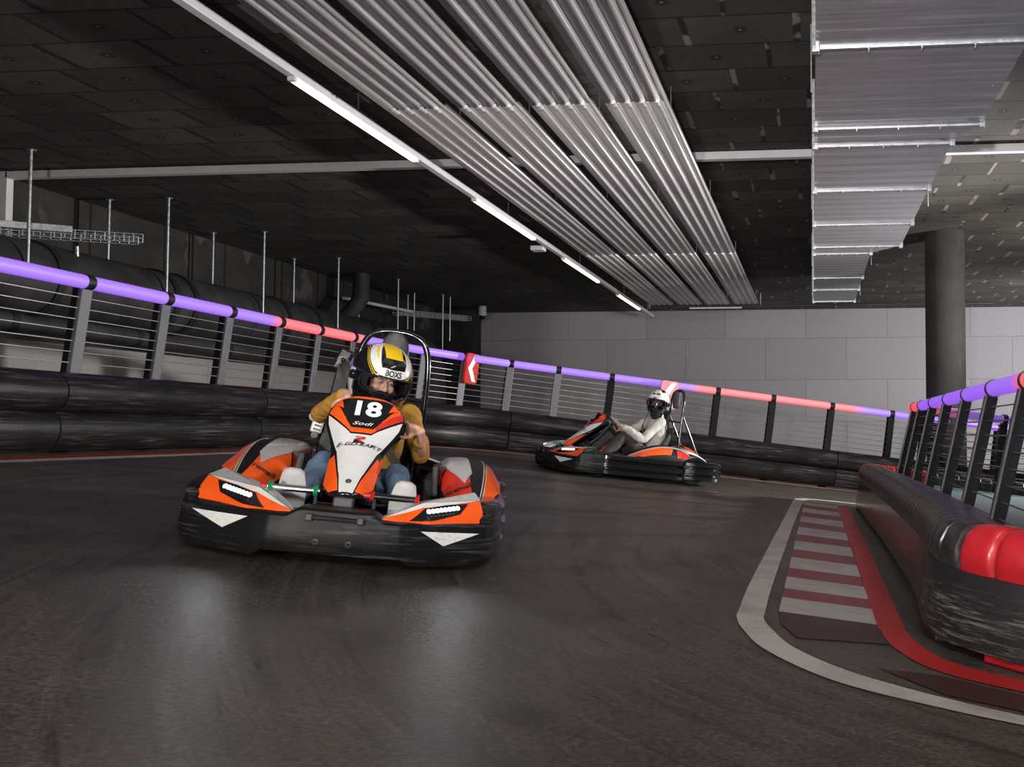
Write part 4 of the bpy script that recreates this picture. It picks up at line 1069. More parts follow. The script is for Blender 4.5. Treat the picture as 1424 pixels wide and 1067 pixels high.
    # wheels -----------------------------------------------------------
    for x, y, r_, w_ in ((-0.53, -0.52, 0.128, 0.12), (0.53, -0.52, 0.128, 0.12), (-0.54, 0.60, 0.140, 0.18), (0.54, 0.60, 0.140, 0.18)):
        wl = MB().lathe((x - w_ / 2, y, r_ + 0.002), (1, 0, 0), [(0.066, 0), (r_ - 0.02, 0.0), (r_ - 0.004, 0.014), (r_, 0.035), (r_, w_ - 0.035), (r_ - 0.004, w_ - 0.014), (r_ - 0.02, w_), (0.066, w_)], 36).build('tyre', M['rubber'], K, auto=40)
        MB().lathe((x - w_ / 2 + 0.006, y, r_ + 0.002), (1, 0, 0), [(0, 0.02), (0.03, 0.02), (0.03, 0.0), (0.05, 0.03), (0.066, 0.0), (0.066, w_ - 0.012), (0.05, w_ - 0.04), (0.03, w_ - 0.012), (0.0, w_ - 0.03)], 28).build('rim', M['steel'], wl, auto=40)
    # rear mudguards
    for sg in (-1, 1):
        rows = []
        for i in range(19):
            a = math.radians(25 + 125 * i / 18); y = 0.62 - 0.175 * math.cos(a); z = 0.14 + 0.175 * math.sin(a)
            rows.append([(sg * 0.40, y, z - 0.03), (sg * 0.42, y, z), (sg * 0.64, y, z + 0.004), (sg * 0.665, y, z - 0.03)])
        mg = MB().grid(rows).build('rear_mudguard', M['black_gloss'], K, auto=40, solid=0.006)
        MB().grid([[(r[1][0] * 1.02, r[1][1], r[1][2] + 0.007), (r[2][0] * 0.99, r[2][1], r[2][2] + 0.007)] for r in rows[6:17]]).build('pale_decal', M['silver_film'], mg, auto=40)
    rc = MB(); rows = []
    for i in range(11):
        t = i / 10; y = 0.62 + 0.30 * t; h = 0.40 - 0.10 * t * t
        rows.append([(x, y, h - 0.05 * (abs(x) / 0.34) ** 2) for x in [-0.34 + 0.68 * k / 12 for k in range(13)]])
    rcv = MB().grid(rows).build('rear_cover', M['white_film'], K, auto=40, solid=0.01)
    MB().grid([[(p[0] * 0.7, p[1], p[2] + 0.03) for p in r] for r in rows[2:8]]).build('orange_decal', M['orange'], rcv, auto=40)
    # chassis ------------------------------------------------------------
    ch = MB()
    for sg in (-1, 1):
        ch.tube([(sg * 0.10, -0.95, 0.075), (sg * 0.26, -0.86, 0.075), (sg * 0.30, -0.55, 0.075), (sg * 0.34, 0.1, 0.075), (sg * 0.32, 0.85, 0.09)], 0.016, 10)
        ch.tube([(sg * 0.30, -0.52, 0.10), (sg * 0.48, -0.52, 0.13)], 0.014, 8)
    for y in (-0.9, -0.3, 0.30, 0.60, 0.85): ch.tube([(-0.32, y, 0.08), (0.32, y, 0.08)], 0.015, 10)
    ch.tube([(-0.52, 0.60, 0.142), (0.52, 0.60, 0.142)], 0.016, 12)
    ch.build('chassis_frame', M['steel'], K, auto=50)
    MB().poly([(-0.26, -0.92, 0.06), (0.26, -0.92, 0.06), (0.30, -0.5, 0.06), (0.34, 0.15, 0.06), (-0.34, 0.15, 0.06), (-0.30, -0.5, 0.06)]).build('floor_tray', M['black_matte'], K, solid=0.006)
    MB().poly([(-0.30, -0.93, 0.205), (0.30, -0.93, 0.205), (0.26, -0.76, 0.20), (-0.26, -0.76, 0.20)]).build('nose_deck', M['black_matte'], K, solid=0.008)
    for sg in (-1, 1):
        MB().box((sg * 0.33, 0.33, 0.20), (0.12, 0.42, 0.20)).build('battery_box', M['black_plastic'], K, bevel=0.012)
    # pedals: bars with coloured ends
    for sg, x0, x1, cm in ((-1, -0.315, -0.105, 'green'), (1, 0.105, 0.305, 'red_rubber')):
        pb = MB().cyl((x0, -0.775, 0.285), (x1, -0.775, 0.285), 0.014, 16).build('pedal_bar', M['chrome'] if sg < 0 else M['black_gloss'], K, auto=40)
        for x in ((x0 + 0.012, x1 - 0.016) if sg < 0 else (x0 + 0.006, x1 - 0.006)):
            MB().lathe((x - 0.008, -0.775, 0.285), (1, 0, 0), [(0.012, 0), (0.024, 0.0), (0.026, 0.004), (0.020, 0.008), (0.026, 0.012), (0.024, 0.016), (0.012, 0.016)], 16).build('grip_ring', M[cm], pb, auto=40)
        MB().cyl((x0 - 0.03, -0.775, 0.285), (x0, -0.775, 0.285), 0.012, 10).build('end_stop', M['red_rubber'], pb, auto=40)
        MB().bar((sg * 0.12, -0.775, 0.285), (sg * 0.12, -0.72, 0.075), 0.022, 0.012).build('pedal_arm', M['steel'], pb)
    # steering fairing --------------------------------------------------------
    rows = []
    for i in range(49):
        s = i / 48; w = interp(FW, s)
        r = [fair(w * k / 12, s) for k in range(-12, 13)]
        r = [fair(-w * 1.0, s, -0.055)] + r + [fair(w * 1.0, s, -0.055)]
        rows.append(r)
    fg = MB().grid(rows).build('steering_fairing', M['black_gloss'], K, auto=50, solid=0.004)
    MB().grid([[fair(interp(FW, 0.0) * k / 6, 0.0, 0.0) for k in range(-6, 7)], [fair(interp(FW, 0.0) * k / 6, 0.0, -0.08) for k in range(-6, 7)]]).build('fairing_foot', M['black_plastic'], fg)
    white = [(-0.028, 0.03), (0.028, 0.03), (0.045, 0.18), (0.083, 0.46), (0.154, 0.735), (0.163, 0.82), (0.045, 0.612), (-0.045, 0.612), (-0.163, 0.82), (-0.154, 0.735), (-0.085, 0.46), (-0.045, 0.18)]
    decal(white, fair, 0.005, 'white_decal', M['white_film'], fg, 8)
    left = [(-0.035, 0.05), (-0.054, 0.20), (-0.090, 0.43), (-0.108, 0.40), (-0.102, 0.14), (-0.070, 0.055)]
    decal(left, fair, 0.005, 'orange_decal', M['orange'], fg, 6)
    decal(mir(left), fair, 0.005, 'orange_decal', M['orange'], fg, 6)
    decal([(0.096, 0.30), (0.100, 0.44), (0.112, 0.46), (0.108, 0.30)], fair, 0.007, 'red_decal', M['red_film'], fg, 5)
    ora = [(-0.163, 0.84), (-0.135, 0.95), (-0.100, 0.985), (0.100, 0.985), (0.135, 0.95), (0.163, 0.84), (0.045, 0.628), (-0.045, 0.628)]
    decal(ora, fair, 0.005, 'orange_decal', M['orange'], fg, 9)
    decal([(0.163, 0.84), (0.155, 0.90), (0.105, 0.80), (0.055, 0.69), (0.06, 0.655)], fair, 0.007, 'red_decal', M['red_film'], fg, 6)
    blk_ = [(-0.115, 0.955), (0.115, 0.955), (0.138, 0.925), (0.108, 0.85), (0.075, 0.735), (0.048, 0.668), (-0.048, 0.668), (-0.075, 0.735), (-0.108, 0.85), (-0.138, 0.925)]
    npl = decal(blk_, fair, 0.009, 'number_plate', M['black_gloss'], fg, 9)
    decal([(-0.138, 0.905), (-0.110, 0.945), (-0.095, 0.85)], fair, 0.012, 'orange_wedge', M['orange'], npl, 4)
    decal([(0.138, 0.905), (0.095, 0.85), (0.110, 0.945)], fair, 0.012, 'orange_wedge', M['orange'], npl, 4)
    fv = 1.0 / 0.735
    word(number, 0.142, fair, 0.0, 0.845, 0.013, M['letter_white'], npl, 'race_number', bold=0.035, sy=fv, sx=0.98)
    word('Sodi', 0.040, fair, -0.005, 0.705, 0.013, M['letter_white'], npl, 'lettering', shear=0.35, sy=fv * 0.8, sx=1.25)
    word('E-GO-KART', 0.034, fair, 0.0, 0.502, 0.013, M['letter_black'], fg, 'lettering', shear=0.3, sy=fv, bold=0.012)
    em = [(-0.020, 0.585), (0.024, 0.585), (0.022, 0.560), (0.0, 0.556), (0.024, 0.532), (0.004, 0.532), (-0.014, 0.556), (-0.016, 0.570), (0.008, 0.572), (0.008, 0.576), (-0.020, 0.576)]
    decal(em, fair, 0.010, 'red_emblem', M['red_film'], fg, 2)
    decal([(-0.022, 0.560), (-0.004, 0.553), (0.022, 0.530), (0.026, 0.522), (-0.026, 0.522), (-0.024, 0.542)], fair, 0.0095, 'black_emblem', M['letter_black'], fg, 2)
    for dx in (-0.02, 0.0, 0.02):
        pass
    MB().lathe(fair(0.0, 0.135, 0.004), (0, -0.72, 0.69), [(0.013, 0), (0.012, 0.003), (0.007, 0.004), (0.004, 0.001), (0, 0.001)], 16).build('screw', M['steel'], fg, auto=40)
    # steering wheel and column ---------------------------------------------------
    wc = WC; wn = WN; wu = Vector((1, 0, 0)); wv = wn.cross(wu)
    tilt = math.radians(-18)
    sw = MB().tube([wc + (wu * math.cos(2 * PI * k / 40) + wv * math.sin(2 * PI * k / 40)) * WR for k in range(40)], 0.0165, 10, closed=True).build('steering_wheel', M['black_matte'], K, smooth=True)
    sp_ = MB()
    for a in (tilt + 0.15, tilt + PI - 0.15, tilt - PI / 2): sp_.tube([wc - wn * 0.012, wc + (wu * math.cos(a) + wv * math.sin(a)) * (WR - 0.006)], [0.020, 0.010], 8)
    sp_.lathe(wc - wn * 0.035, wn, [(0, 0), (0.045, 0), (0.045, 0.03), (0.0, 0.035)], 20); sp_.build('wheel_spokes', M['steel'], sw, auto=40)
    MB().tube([wc - wn * 0.03, (0, -0.36, 0.42), (0, -0.66, 0.16)], 0.014, 10).build('steering_column', M['steel'], K, auto=50)
    MB().box((0, -0.80, 0.235), (0.085, 0.05, 0.075)).build('fairing_bracket', M['steel'], K, bevel=0.008)
    MB().tube([(0.0, -0.56, 0.40), (0.0, -0.45, 0.30), (0.0, -0.42, 0.10)], 0.022, 10).build('fairing_strut', M['black_plastic'], K, auto=50)
    # seat ----------------------------------------------------------------------
    cv = spline([(-0.02, 0.155), (0.12, 0.105), (0.28, 0.10), (0.39, 0.16), (0.44, 0.32), (0.49, 0.48), (0.53, 0.62)], 30)
    hw = [(0, 0.15), (0.3, 0.185), (0.6, 0.20), (0.85, 0.19), (1, 0.13)]; sd = [(0, 0.03), (0.3, 0.13), (0.6, 0.17), (0.85, 0.09), (1, 0.02)]
    rows = []
    for i, c in enumerate(cv):
        t = i / 30; tg = (cv[min(i + 1, 30)] - cv[max(i - 1, 0)]).normalized(); n = Vector((-tg.y, tg.x)); w = interp(hw, t); q = interp(sd, t)
        row = []
        for k in range(-8, 9):
            u = k / 8; row.append((w * math.sin(u * PI / 2 * 0.95) / math.sin(PI / 2 * 0.95), c.x + n.x * q * u ** 4, c.y + n.y * q * u ** 4))
        rows.append(row)
    MB().grid(rows).build('seat', M['black_matte'], K, smooth=True, solid=0.012)
    # roll hoop, headrest, belt mast ---------------------------------------------
    hoop = spline([(-0.215, 0.56, 0.10), (-0.205, 0.565, 0.45), (-0.195, 0.57, 0.86), (-0.16, 0.575, 1.015), (-0.09, 0.58, 1.065), (0.0, 0.58, 1.075), (0.09, 0.58, 1.065), (0.16, 0.575, 1.015), (0.195, 0.57, 0.86), (0.205, 0.565, 0.45), (0.215, 0.56, 0.10)], 60)
    MB().tube(hoop, 0.0165, 12).build('roll_hoop', M['black_gloss'], K, smooth=True)
    MB().tube([(-0.19, 0.568, 0.70), (0.19, 0.568, 0.70)], 0.012, 8).build('hoop_brace', M['black_gloss'], K, auto=50)
    for sg in (-1, 1): MB().tube([(sg * 0.197, 0.570, 0.78), (sg * 0.20, 0.84, 0.30)], 0.012, 8).build('hoop_stay', M['black_gloss'], K, auto=50)
    hr = MB(); rows = []
    for i in range(13):
        t = i / 12; z = 0.80 + 0.21 * t; w = 0.09 * math.sqrt(max(0.05, 1 - (abs(2 * t - 1) ** 3) * 0.75)) * (1.0 - 0.25 * t)
        rows.append([(w * math.cos(a), 0.555 - 0.03 * math.sin(a), z + 0.055) for a in [2 * PI * k / 20 for k in range(20)]])
    hr.grid(rows, True, cap=True); hrp = hr.build('headrest', M['headrest'], K, auto=60)
    ms = MB(); ms.bar((-0.31, 0.52, 0.20), (-0.255, 0.585, 0.84), 0.085, 0.05, (1, 0, 0)); mast = ms.build('belt_mast', M['black_plastic'], K, bevel=0.01)
    MB().box((-0.262, 0.56, 0.895), (0.075, 0.06, 0.09), Matrix.Rotation(0.35, 3, 'Y')).build('belt_reel', M['black_plastic'], mast, bevel=0.012)
    gd = MB(); gd.add([Vector(p) for p in ((-0.305, 0.525, 0.83), (-0.215, 0.515, 0.83), (-0.240, 0.53, 0.895), (-0.285, 0.53, 0.895))], [(0, 1, 2, 3)]); gd.build('belt_guide', M['steel'], mast, solid=0.01)
    MB().sphere((-0.262, 0.522, 0.875), 0.014, 12, 8).build('guide_bolt', M['black_gloss'], mast, smooth=True)
    dv = MB(); dv.box((-0.345, 0.50, 0.50), (0.06, 0.03, 0.09), Matrix.Rotation(0.15, 3, 'Y')); dv.build('release_unit', M['white_film'], K, bevel=0.008)
    du = MB(); du.lathe((-0.365, 0.49, 0.545), (0, -1, 0), [(0, 0), (0.028, 0), (0.026, 0.02), (0, 0.02)], 14); du.lathe((-0.35, 0.49, 0.445), (0, -1, 0), [(0, 0), (0.02, 0), (0.018, 0.02), (0, 0.02)], 14); du.build('release_knobs', M['black_gloss'], K, auto=40)
    wm = MB()
    for q in range(3): wm.box((-0.345 + 0.004 * q, 0.480, 0.475 + 0.022 * q), (0.036, 0.004, 0.009), Matrix.Rotation(0.2, 3, 'Y'))
    wm.build('release_marks', M['letter_black'], K)
    return K

# ---------------------------------------------------------------- drivers
def remesh(mb, name, mat, parent, voxel, smooth_it=6):
    o = mb.build(name, mat, None)
    md = o.modifiers.new('r', 'REMESH'); md.mode = 'VOXEL'; md.voxel_size = voxel; md.adaptivity = 0
    ms = o.modifiers.new('s', 'SMOOTH'); ms.iterations = smooth_it; ms.factor = 0.5
    dg = bpy.context.evaluated_depsgraph_get(); dg.update()
    me = bpy.data.meshes.new_from_object(o.evaluated_get(dg)); me.name = name
    old = o.data; o.modifiers.clear(); o.data = me; bpy.data.meshes.remove(old)
    me.polygons.foreach_set('use_smooth', [True] * len(me.polygons))
    o.parent = parent
    return o
def limb(mb, pts, rad, n=14):
    P_ = [Vector(p) for p in pts]
    if len(P_) > 2:
        ctrl = [Vector((*p, r)) for p, r in zip(P_, rad)]; sp = spline(ctrl, 8 * (len(P_) - 1)); P_ = [Vector(c[:3]) for c in sp]; rad = [c[3] for c in sp]
    mb.tube(P_, rad, n); mb.sphere(P_[0], rad[0], 14, 8); mb.sphere(P_[-1], rad[-1], 14, 8)
def hand(mb, C, axis, back, k=1.0, flip=1):
    """a hand closed round a rim at C; axis runs along the rim, back points from the rim to the wrist"""
    t = Vector(axis).normalized(); e1 = Vector(back); e1 = (e1 - t * e1.dot(t)).normalized(); e2 = t.cross(e1) * flip; C = Vector(C)
    R = 0.0265 * k
    lens = [(0.030, 215, 0.0088), (0.0105, 235, 0.0092), (-0.009, 225, 0.0088), (-0.027, 200, 0.0078)]
    for off, ang, r_ in lens:
        pts = [C + t * off * k + (e1 * math.cos(math.radians(a)) + e2 * math.sin(math.radians(a))) * R * (1.25 if a < 30 else 1.0) for a in range(-10, ang, 22)]
        mb.tube(pts, [r_ * k * (1.05 - 0.25 * i / len(pts)) for i in range(len(pts))], 9)
        mb.sphere(pts[-1], r_ * k * 0.82, 9, 6); mb.sphere(pts[1], r_ * k * 1.12, 9, 6)
    # thumb leaves the side of the palm and closes the other way
    th = [C + e1 * 0.055 * k + t * 0.022 * k - e2 * 0.012 * k, C + e1 * 0.040 * k + t * 0.040 * k - e2 * 0.022 * k, C + e1 * 0.012 * k + t * 0.046 * k - e2 * 0.028 * k, C - e1 * 0.012 * k + t * 0.040 * k - e2 * 0.026 * k]
    mb.tube(th, [0.013 * k, 0.0115 * k, 0.010 * k, 0.0085 * k], 9); mb.sphere(th[-1], 0.0087 * k, 9, 6)
    # palm
    for off in (0.026, 0.008, -0.010, -0.024):
        mb.tube([C + e1 * 0.085 * k + t * off * 0.55 * k, C + e1 * 0.05 * k + t * off * 0.95 * k, C + e1 * 0.030 * k + t * off * k + e2 * 0.004 * k], [0.018 * k, 0.0175 * k, 0.013 * k], 10)
    return C + e1 * 0.095 * k

def helmet_pt(az, el, R, k=1.0):
    a = math.radians(az); e = math.radians(el)
    ce = math.cos(e) if e > 0 else math.cos(e * 0.62)
    z = R[2] * (math.sin(e) if e > 0 else math.sin(e) * 0.98)
    fy = R[1] * (1.0 + (0.07 * max(0, math.cos(a)) * min(1, max(0, (-el - 8) / 25))))
    return Vector((R[0] * ce * math.sin(a) * k, -fy * ce * math.cos(a) * k, z * k))
def build_helmet(person, mat, R, pattern, mats, visor, text, seed=0):
    H = lambda p: mat @ p
    na, ne = 400, 200; mb = MB(); idx = {}
    for j in range(ne + 1):
        el = -60 + 150 * j / ne
        for i in range(na):
            az = -180 + 360 * i / na
            idx[(i, j)] = len(mb.v); mb.v.append(H(helmet_pt(az, min(el, 89.5), R)))
    def port(az, el): return (abs(az) / 60) ** 4 + (abs(el + 12) / 15) ** 4 < 1
    for j in range(ne):
        for i in range(na):
            az = -180 + 360 * (i + 0.5) / na; el = -60 + 150 * (j + 0.5) / ne
            if port(az, el): continue
            i2 = (i + 1) % na
            mb.f.append((idx[(i, j)], idx[(i2, j)], idx[(i2, j + 1)], idx[(i, j + 1)])); mb.m.append(pattern(az, el))
    hel = mb.build('helmet', mats, person, smooth=True)
    # dark padding inside
    inn = MB(); rows = []
    for j in range(25):
        el = -50 + 138 * j / 24; rows.append([H(helmet_pt(-180 + 360 * i / 48, el, R, 0.93)) for i in range(48)])
    lm = MB()
    for j in range(24):
        for i in range(48):
            az = -180 + 360 * (i + 0.5) / 48; el = -50 + 138 * (j + 0.5) / 24
            if (abs(az) / 46) ** 4 + (abs(el + 12) / 13) ** 4 < 1: continue
            lm.add([rows[j][i], rows[j][(i + 1) % 48], rows[j + 1][(i + 1) % 48], rows[j + 1][i]], [(0, 1, 2, 3)])
    lm.build('padding', M['lining'], hel, smooth=True, weld=True)
    # port seal
    ring = []
    for q in range(72):
        a = 2 * PI * q / 72; c, s = math.cos(a), math.sin(a)
        ring.append(H(helmet_pt(59.5 * math.copysign(abs(c) ** 0.5, c), -12 + 14.8 * math.copysign(abs(s) ** 0.5, s), R, 1.0)))
    MB().tube(ring, 0.0045, 8, closed=True).build('port_seal', M['lining'], hel, smooth=True)
    rows = [[H(helmet_pt(-78 + 156 * i / 60, -36 + 37 * j / 14, R, 1.035 - 0.02 * (abs(-78 + 156 * i / 60) / 78) ** 2)) for i in range(61)] for j in range(15)]
    vz = MB().grid(rows).build('visor', M[visor], hel, smooth=True)
    for sg in (-1, 1):
        MB().lathe(H(helmet_pt(sg * 80, -8, R, 1.0)), mat.to_3x3() @ Vector((sg, -0.15, 0)), [(0, 0.012), (0.022, 0.012), (0.026, 0.004), (0.026, -0.005)], 18).build('visor_pivot', M['black_gloss'], hel, auto=50)
    # crown vents
    vt = MB()
    for sg in (-1, 1):
        vt.add([H(helmet_pt(sg * a, e, R, k)) for a, e, k in ((4, 26, 1.004), (26, 28, 1.004), (24, 36, 1.02), (4, 34, 1.02))], [(0, 1, 2, 3)])
    vt.build('crown_vent', M['black_plastic'], hel, solid=0.006)
    if text:
        vs, fs = text2d(text, 0.042, bold=0.035, sx=0.92)
        MB().add([H(helmet_pt(math.degrees(x / R[1]), 10.5 + math.degrees(y / R[2]), R, 1.014)) for x, y in vs], fs).build('lettering', M['letter_black'], hel)
    return hel
def pat_yellow(az, el):
    a = abs(az)
    lb = interp([(0, 4), (22, 5), (35, 10), (50, 25), (65, 42), (80, 54), (120, 60), (180, 60)], a)
    ub = interp([(0, 18), (24, 19), (28, 27), (35, 44), (46, 64), (65, 78), (110, 76), (180, 72)], a)
    x = math.sin(math.radians(az)) * math.cos(math.radians(el))
    if el < lb:
        if a > 14 and (lb - 4.6 < el < lb - 2.6 or lb - 8.6 < el < lb - 7.2): return 2
        if 76 < a < 100 and -50 < el < 4: return 1
        return 0
    if el <= ub:
        if 36 < a < 62 and abs(el - (lb + 0.62 * (ub - lb))) < 5.5 - abs(a - 48) * 0.3: return 2
        return 1
    if abs(x) < 0.29 and 38 < el < 88 and abs(az) < 90: return 2
    return 0
def pat_white(az, el):
    a = abs(az)
    if el < -2: return 1 if 62 < a < 110 and el > -34 - 0 * a and (a - 62) * 1.2 > (el + 2) * -0.4 - 4 else 0
    s = math.sin(math.radians(az * 2.2 + el * 5.5)) + 0.6 * math.sin(math.radians(az * 5 - el * 3))
    if el < 8 and a < 70: return 0
    if el > 44 and a < 50 and s > 0.1: return 0
    if a > 50 and s > 0.85: return 0
    if 9 < el < 14 and a < 9: return 0
    return 1

def face_parts(person, H, k, eye_dir):
    """eyes, brows and lips on a head of local half sizes"""
    for sg in (-1, 1):
        c = Vector((sg * 0.030 * k, -0.083 * k, -0.034 * k))
        ey = MB().sphere(H @ c, 0.0135 * k, 16, 10).build('eye', M['eye_white_shaded'], person, smooth=True)
        d = (Vector(eye_dir)).normalized()
        MB().sphere(H @ (c + d * 0.0085 * k), 0.0068 * k, 12, 8).build('iris', M['iris'], ey, smooth=True)
        lid = MB(); rows = []
        for i in range(9):
            aa = -0.2 + 1.75 * i / 8 * 0.62
            rows.append([H @ (c + Vector((math.cos(b) * 0.0150 * k, -math.sin(b) * math.cos(aa) * 0.0150 * k, (math.sin(aa) * math.sin(b) * 0.0150 + 0.0035) * k))) for b in [PI * q / 10 for q in range(11)]])
        lid.grid(rows[2:]); lid.build('eyelid', M['skin'], person, smooth=True)
        MB().tube([H @ (c + Vector((sg * x * k, y * k, z * k))) for x, y, z in ((-0.015, -0.010, 0.016), (0.0, -0.013, 0.021), (0.016, -0.006, 0.017))], [0.0022 * k, 0.0034 * k, 0.0018 * k], 7).build('eyebrow', M['brow'], person, smooth=True)
    MB().sphere(H @ Vector((0, -0.093 * k, -0.103 * k)), (0.020 * k, 0.008 * k, 0.007 * k), 14, 8).build('lips', M['lips'], person, smooth=True)

def head_shape(mb, H, k):
    def e(c, r):
        t = MB().sphere((0, 0, 0), Vector(r) * k, 22, 14); t.v = [H @ (Vector(c) * k + p) for p in t.v]; mb.add(t.v, t.f)
    e((0, 0.0, 0.01), (0.076, 0.094, 0.105)); e((0, -0.022, -0.075), (0.058, 0.066, 0.062)); e((0, -0.050, -0.112), (0.026, 0.024, 0.018))
    mb.tube([H @ (Vector(p) * k) for p in ((0, -0.088, -0.028), (0, -0.099, -0.050), (0, -0.108, -0.070))], [0.008 * k, 0.010 * k, 0.0125 * k], 10)
    mb.sphere(H @ Vector((0, -0.106 * k, -0.071 * k)), 0.0125 * k, 12, 8)
    for sg in (-1, 1):
        e((sg * 0.012, -0.100, -0.073), (0.009, 0.010, 0.008)); e((sg * 0.036, -0.066, -0.068), (0.026, 0.022, 0.026)); e((sg * 0.078, 0.012, -0.035), (0.010, 0.020, 0.030))
        mb.tube([H @ (Vector(p) * k) for p in ((sg * 0.008, -0.092, -0.012), (sg * 0.046, -0.080, -0.010))], [0.009 * k, 0.008 * k], 8)

def make_person(kmat, label, P, mats, helm):
    """P: joint positions in the kart frame"""
    R = empty('person', kmat @ TR(0, 0.25, 0.20), label, 'person')
    sh = TR(0, -0.25, -0.20)
    X = lambda p: Vector(p) + Vector((0, -0.25, -0.20))
    k = P['k']
    hm = TR(0, -0.25, -0.20) @ P['head']
    body = MB()
    head_shape(body, hm @ TR(0, 0, 0), P['hk'])
    hc = hm @ Vector((0, 0.02, -0.10 * P['hk']))
    limb(body, [hc, X(P['neck'])], [0.050 * k, 0.058 * k])
    limb(body, [X(P['neck']), X(P['chest']), X(P['waist']), X(P['hip'])], [0.07 * k, 0.10 * k, 0.095 * k, 0.10 * k])
    wr = {}
    for s in ('l', 'r'):
        hd_ = P['hand_' + s]
        w = hand(body, X(hd_[0]), hd_[1], hd_[2], P['handk'], hd_[3]); wr[s] = w
        limb(body, [X(P['sho_' + s]), X(P['elb_' + s]), w], [0.040 * k, 0.034 * k, 0.0235 * k])
        limb(body, [X(P['hip_' + s]), X(P['knee_' + s]), X(P['ank_' + s])], [0.05 * k, 0.035 * k, 0.028 * k])
    remesh(body, 'body', M['skin'], R, 0.0042, 3)
    face_parts(R, hm, P['hk'], P['eye'])
    # top: torso, sleeves
    top = MB()
    nk, chx, wa, hp = X(P['neck']), X(P['chest']), X(P['waist']), X(P['hip'])
    t_ = MB(); rows = []
    cc = spline([Vector((*hp, 0.150)), Vector((*wa, 0.148)), Vector((*chx, 0.168)), Vector((*(chx.lerp(nk, 0.65)), 0.135)), Vector((*nk, 0.066))], 28)
    for c in cc:
        p = Vector(c[:3]); r_ = c[3] * k; rows.append([(p.x + r_ * math.cos(a), p.y + r_ * 0.70 * math.sin(a), p.z + r_ * 0.16 * math.sin(a)) for a in [2 * PI * q / 28 for q in range(28)]])
    top.grid(rows, True, cap=True)
    for s in ('l', 'r'):
        e_ = X(P['elb_' + s]); w = wr[s]; so = X(P['sho_' + s])
        cut = e_.lerp(w, P.get('sleeve_' + s, 0.86))
        limb(top, [so.lerp(chx, 0.25), so, so.lerp(e_, 0.5), e_, e_.lerp(cut, 0.55), cut], [0.07 * k, 0.066 * k, 0.056 * k, 0.052 * k, 0.050 * k, 0.043 * k])
        d = (cut - e_).normalized(); top.tube([cut - d * 0.03, cut + d * 0.006], [0.045 * k, 0.045 * k], 14)
        for q in (0.30, 0.52, 0.72):   # fold rings of the sleeve
            c_ = e_.lerp(cut, q); top.tube([c_ - d * 0.012, c_, c_ + d * 0.012], [0.040 * k, 0.0545 * k - 0.008 * q, 0.040 * k], 14)
    limb(top, [nk + Vector((0, 0.01, -0.01)), nk + Vector((0, 0.0, 0.035))], [0.075 * k, 0.070 * k])
    sw_ = remesh(top, 'sweatshirt', mats[0], R, 0.008, 5)
    tx = bpy.data.textures.get('folds') or bpy.data.textures.new('folds', 'CLOUDS'); tx.noise_scale = 0.07
    md = sw_.modifiers.new('folds', 'DISPLACE'); md.texture = tx; md.strength = 0.020; md.mid_level = 0.5
    # trousers
    tr_ = MB()
    for s in ('l', 'r'):
        limb(tr_, [X(P['hip_' + s]), X(P['hip_' + s]).lerp(X(P['knee_' + s]), 0.5), X(P['knee_' + s]), X(P['knee_' + s]).lerp(X(P['ank_' + s]), 0.5), X(P['ank_' + s])], [0.092 * k, 0.084 * k, 0.070 * k, 0.064 * k, 0.052 * k])
    tr_.sphere(hp, (0.155 * k, 0.13 * k, 0.11 * k), 18, 12)
    to_ = remesh(tr_, 'trousers', mats[1], R, 0.008, 4)
    md = to_.modifiers.new('folds', 'DISPLACE'); md.texture = tx; md.strength = 0.018; md.mid_level = 0.5
    # shoes
    for s in ('l', 'r'):
        a_ = X(P['ank_' + s]); toe = X(P['toe_' + s]); fwd = (toe - a_).normalized(); sole_n = Vector(P['sole_' + s]).normalized()
        sd_ = fwd.cross(sole_n).normalized(); sole_n = sd_.cross(fwd).normalized()
        Lf = P['foot']; heel = a_ + sole_n * 0.055 * k - fwd * 0.055 * k
        rows = []
        for i in range(15):
            t = i / 14; w = (0.038 + 0.020 * math.sin(PI * min(1, t * 1.0) * 0.9 + 0.3)) * P['hk'] * (0.55 if i in (0, 14) else 1); hgt = interp([(0, 0.075), (0.35, 0.085), (0.6, 0.05), (1, 0.03)], t) * P['hk'] * (0.5 if i in (0, 14) else 1)
            c = heel + fwd * Lf * t
            rows.append([c + sd_ * w * math.cos(b) * 1.0 - sole_n * (max(-0.18, math.sin(b)) * hgt) for b in [2 * PI * q / 18 for q in range(18)]])
        sh_ = MB().grid(rows, True, cap=True).build('shoe', M['shoe'], R, smooth=True)
        so_ = []
        for i in range(15):
            t = i / 14; w = (0.042 + 0.020 * math.sin(PI * t * 0.9 + 0.3)) * P['hk'] * (0.6 if i in (0, 14) else 1); c = heel + fwd * Lf * (t * 1.02 - 0.01) + sole_n * 0.012
            so_.append([c - sd_ * w + sole_n * 0.002, c - sd_ * w * 0.6 + sole_n * (0.014 + 0.003 * (i % 2)), c + sd_ * w * 0.6 + sole_n * (0.014 + 0.003 * (i % 2)), c + sd_ * w + sole_n * 0.002, c + sd_ * w - sole_n * 0.012, c - sd_ * w - sole_n * 0.012])
        MB().grid(so_, True, cap=True).build('shoe_sole', M['shoe'], sh_, auto=50)
    H = hm @ TR(0, 0.012, -0.005)
    build_helmet(R, H, *helm)
    # chin strap / balaclava under the helmet
    limb_ = MB(); limb(limb_, [hm @ Vector((0, -0.035, -0.115 * P['hk'])), hm @ Vector((0, 0.0, -0.15 * P['hk'])), X(P['neck']) + Vector((0, 0, 0.01))], [0.070 * k, 0.072 * k, 0.066 * k]); limb_.build('neck_guard', M['lining'], R, smooth=True)
    return R, X
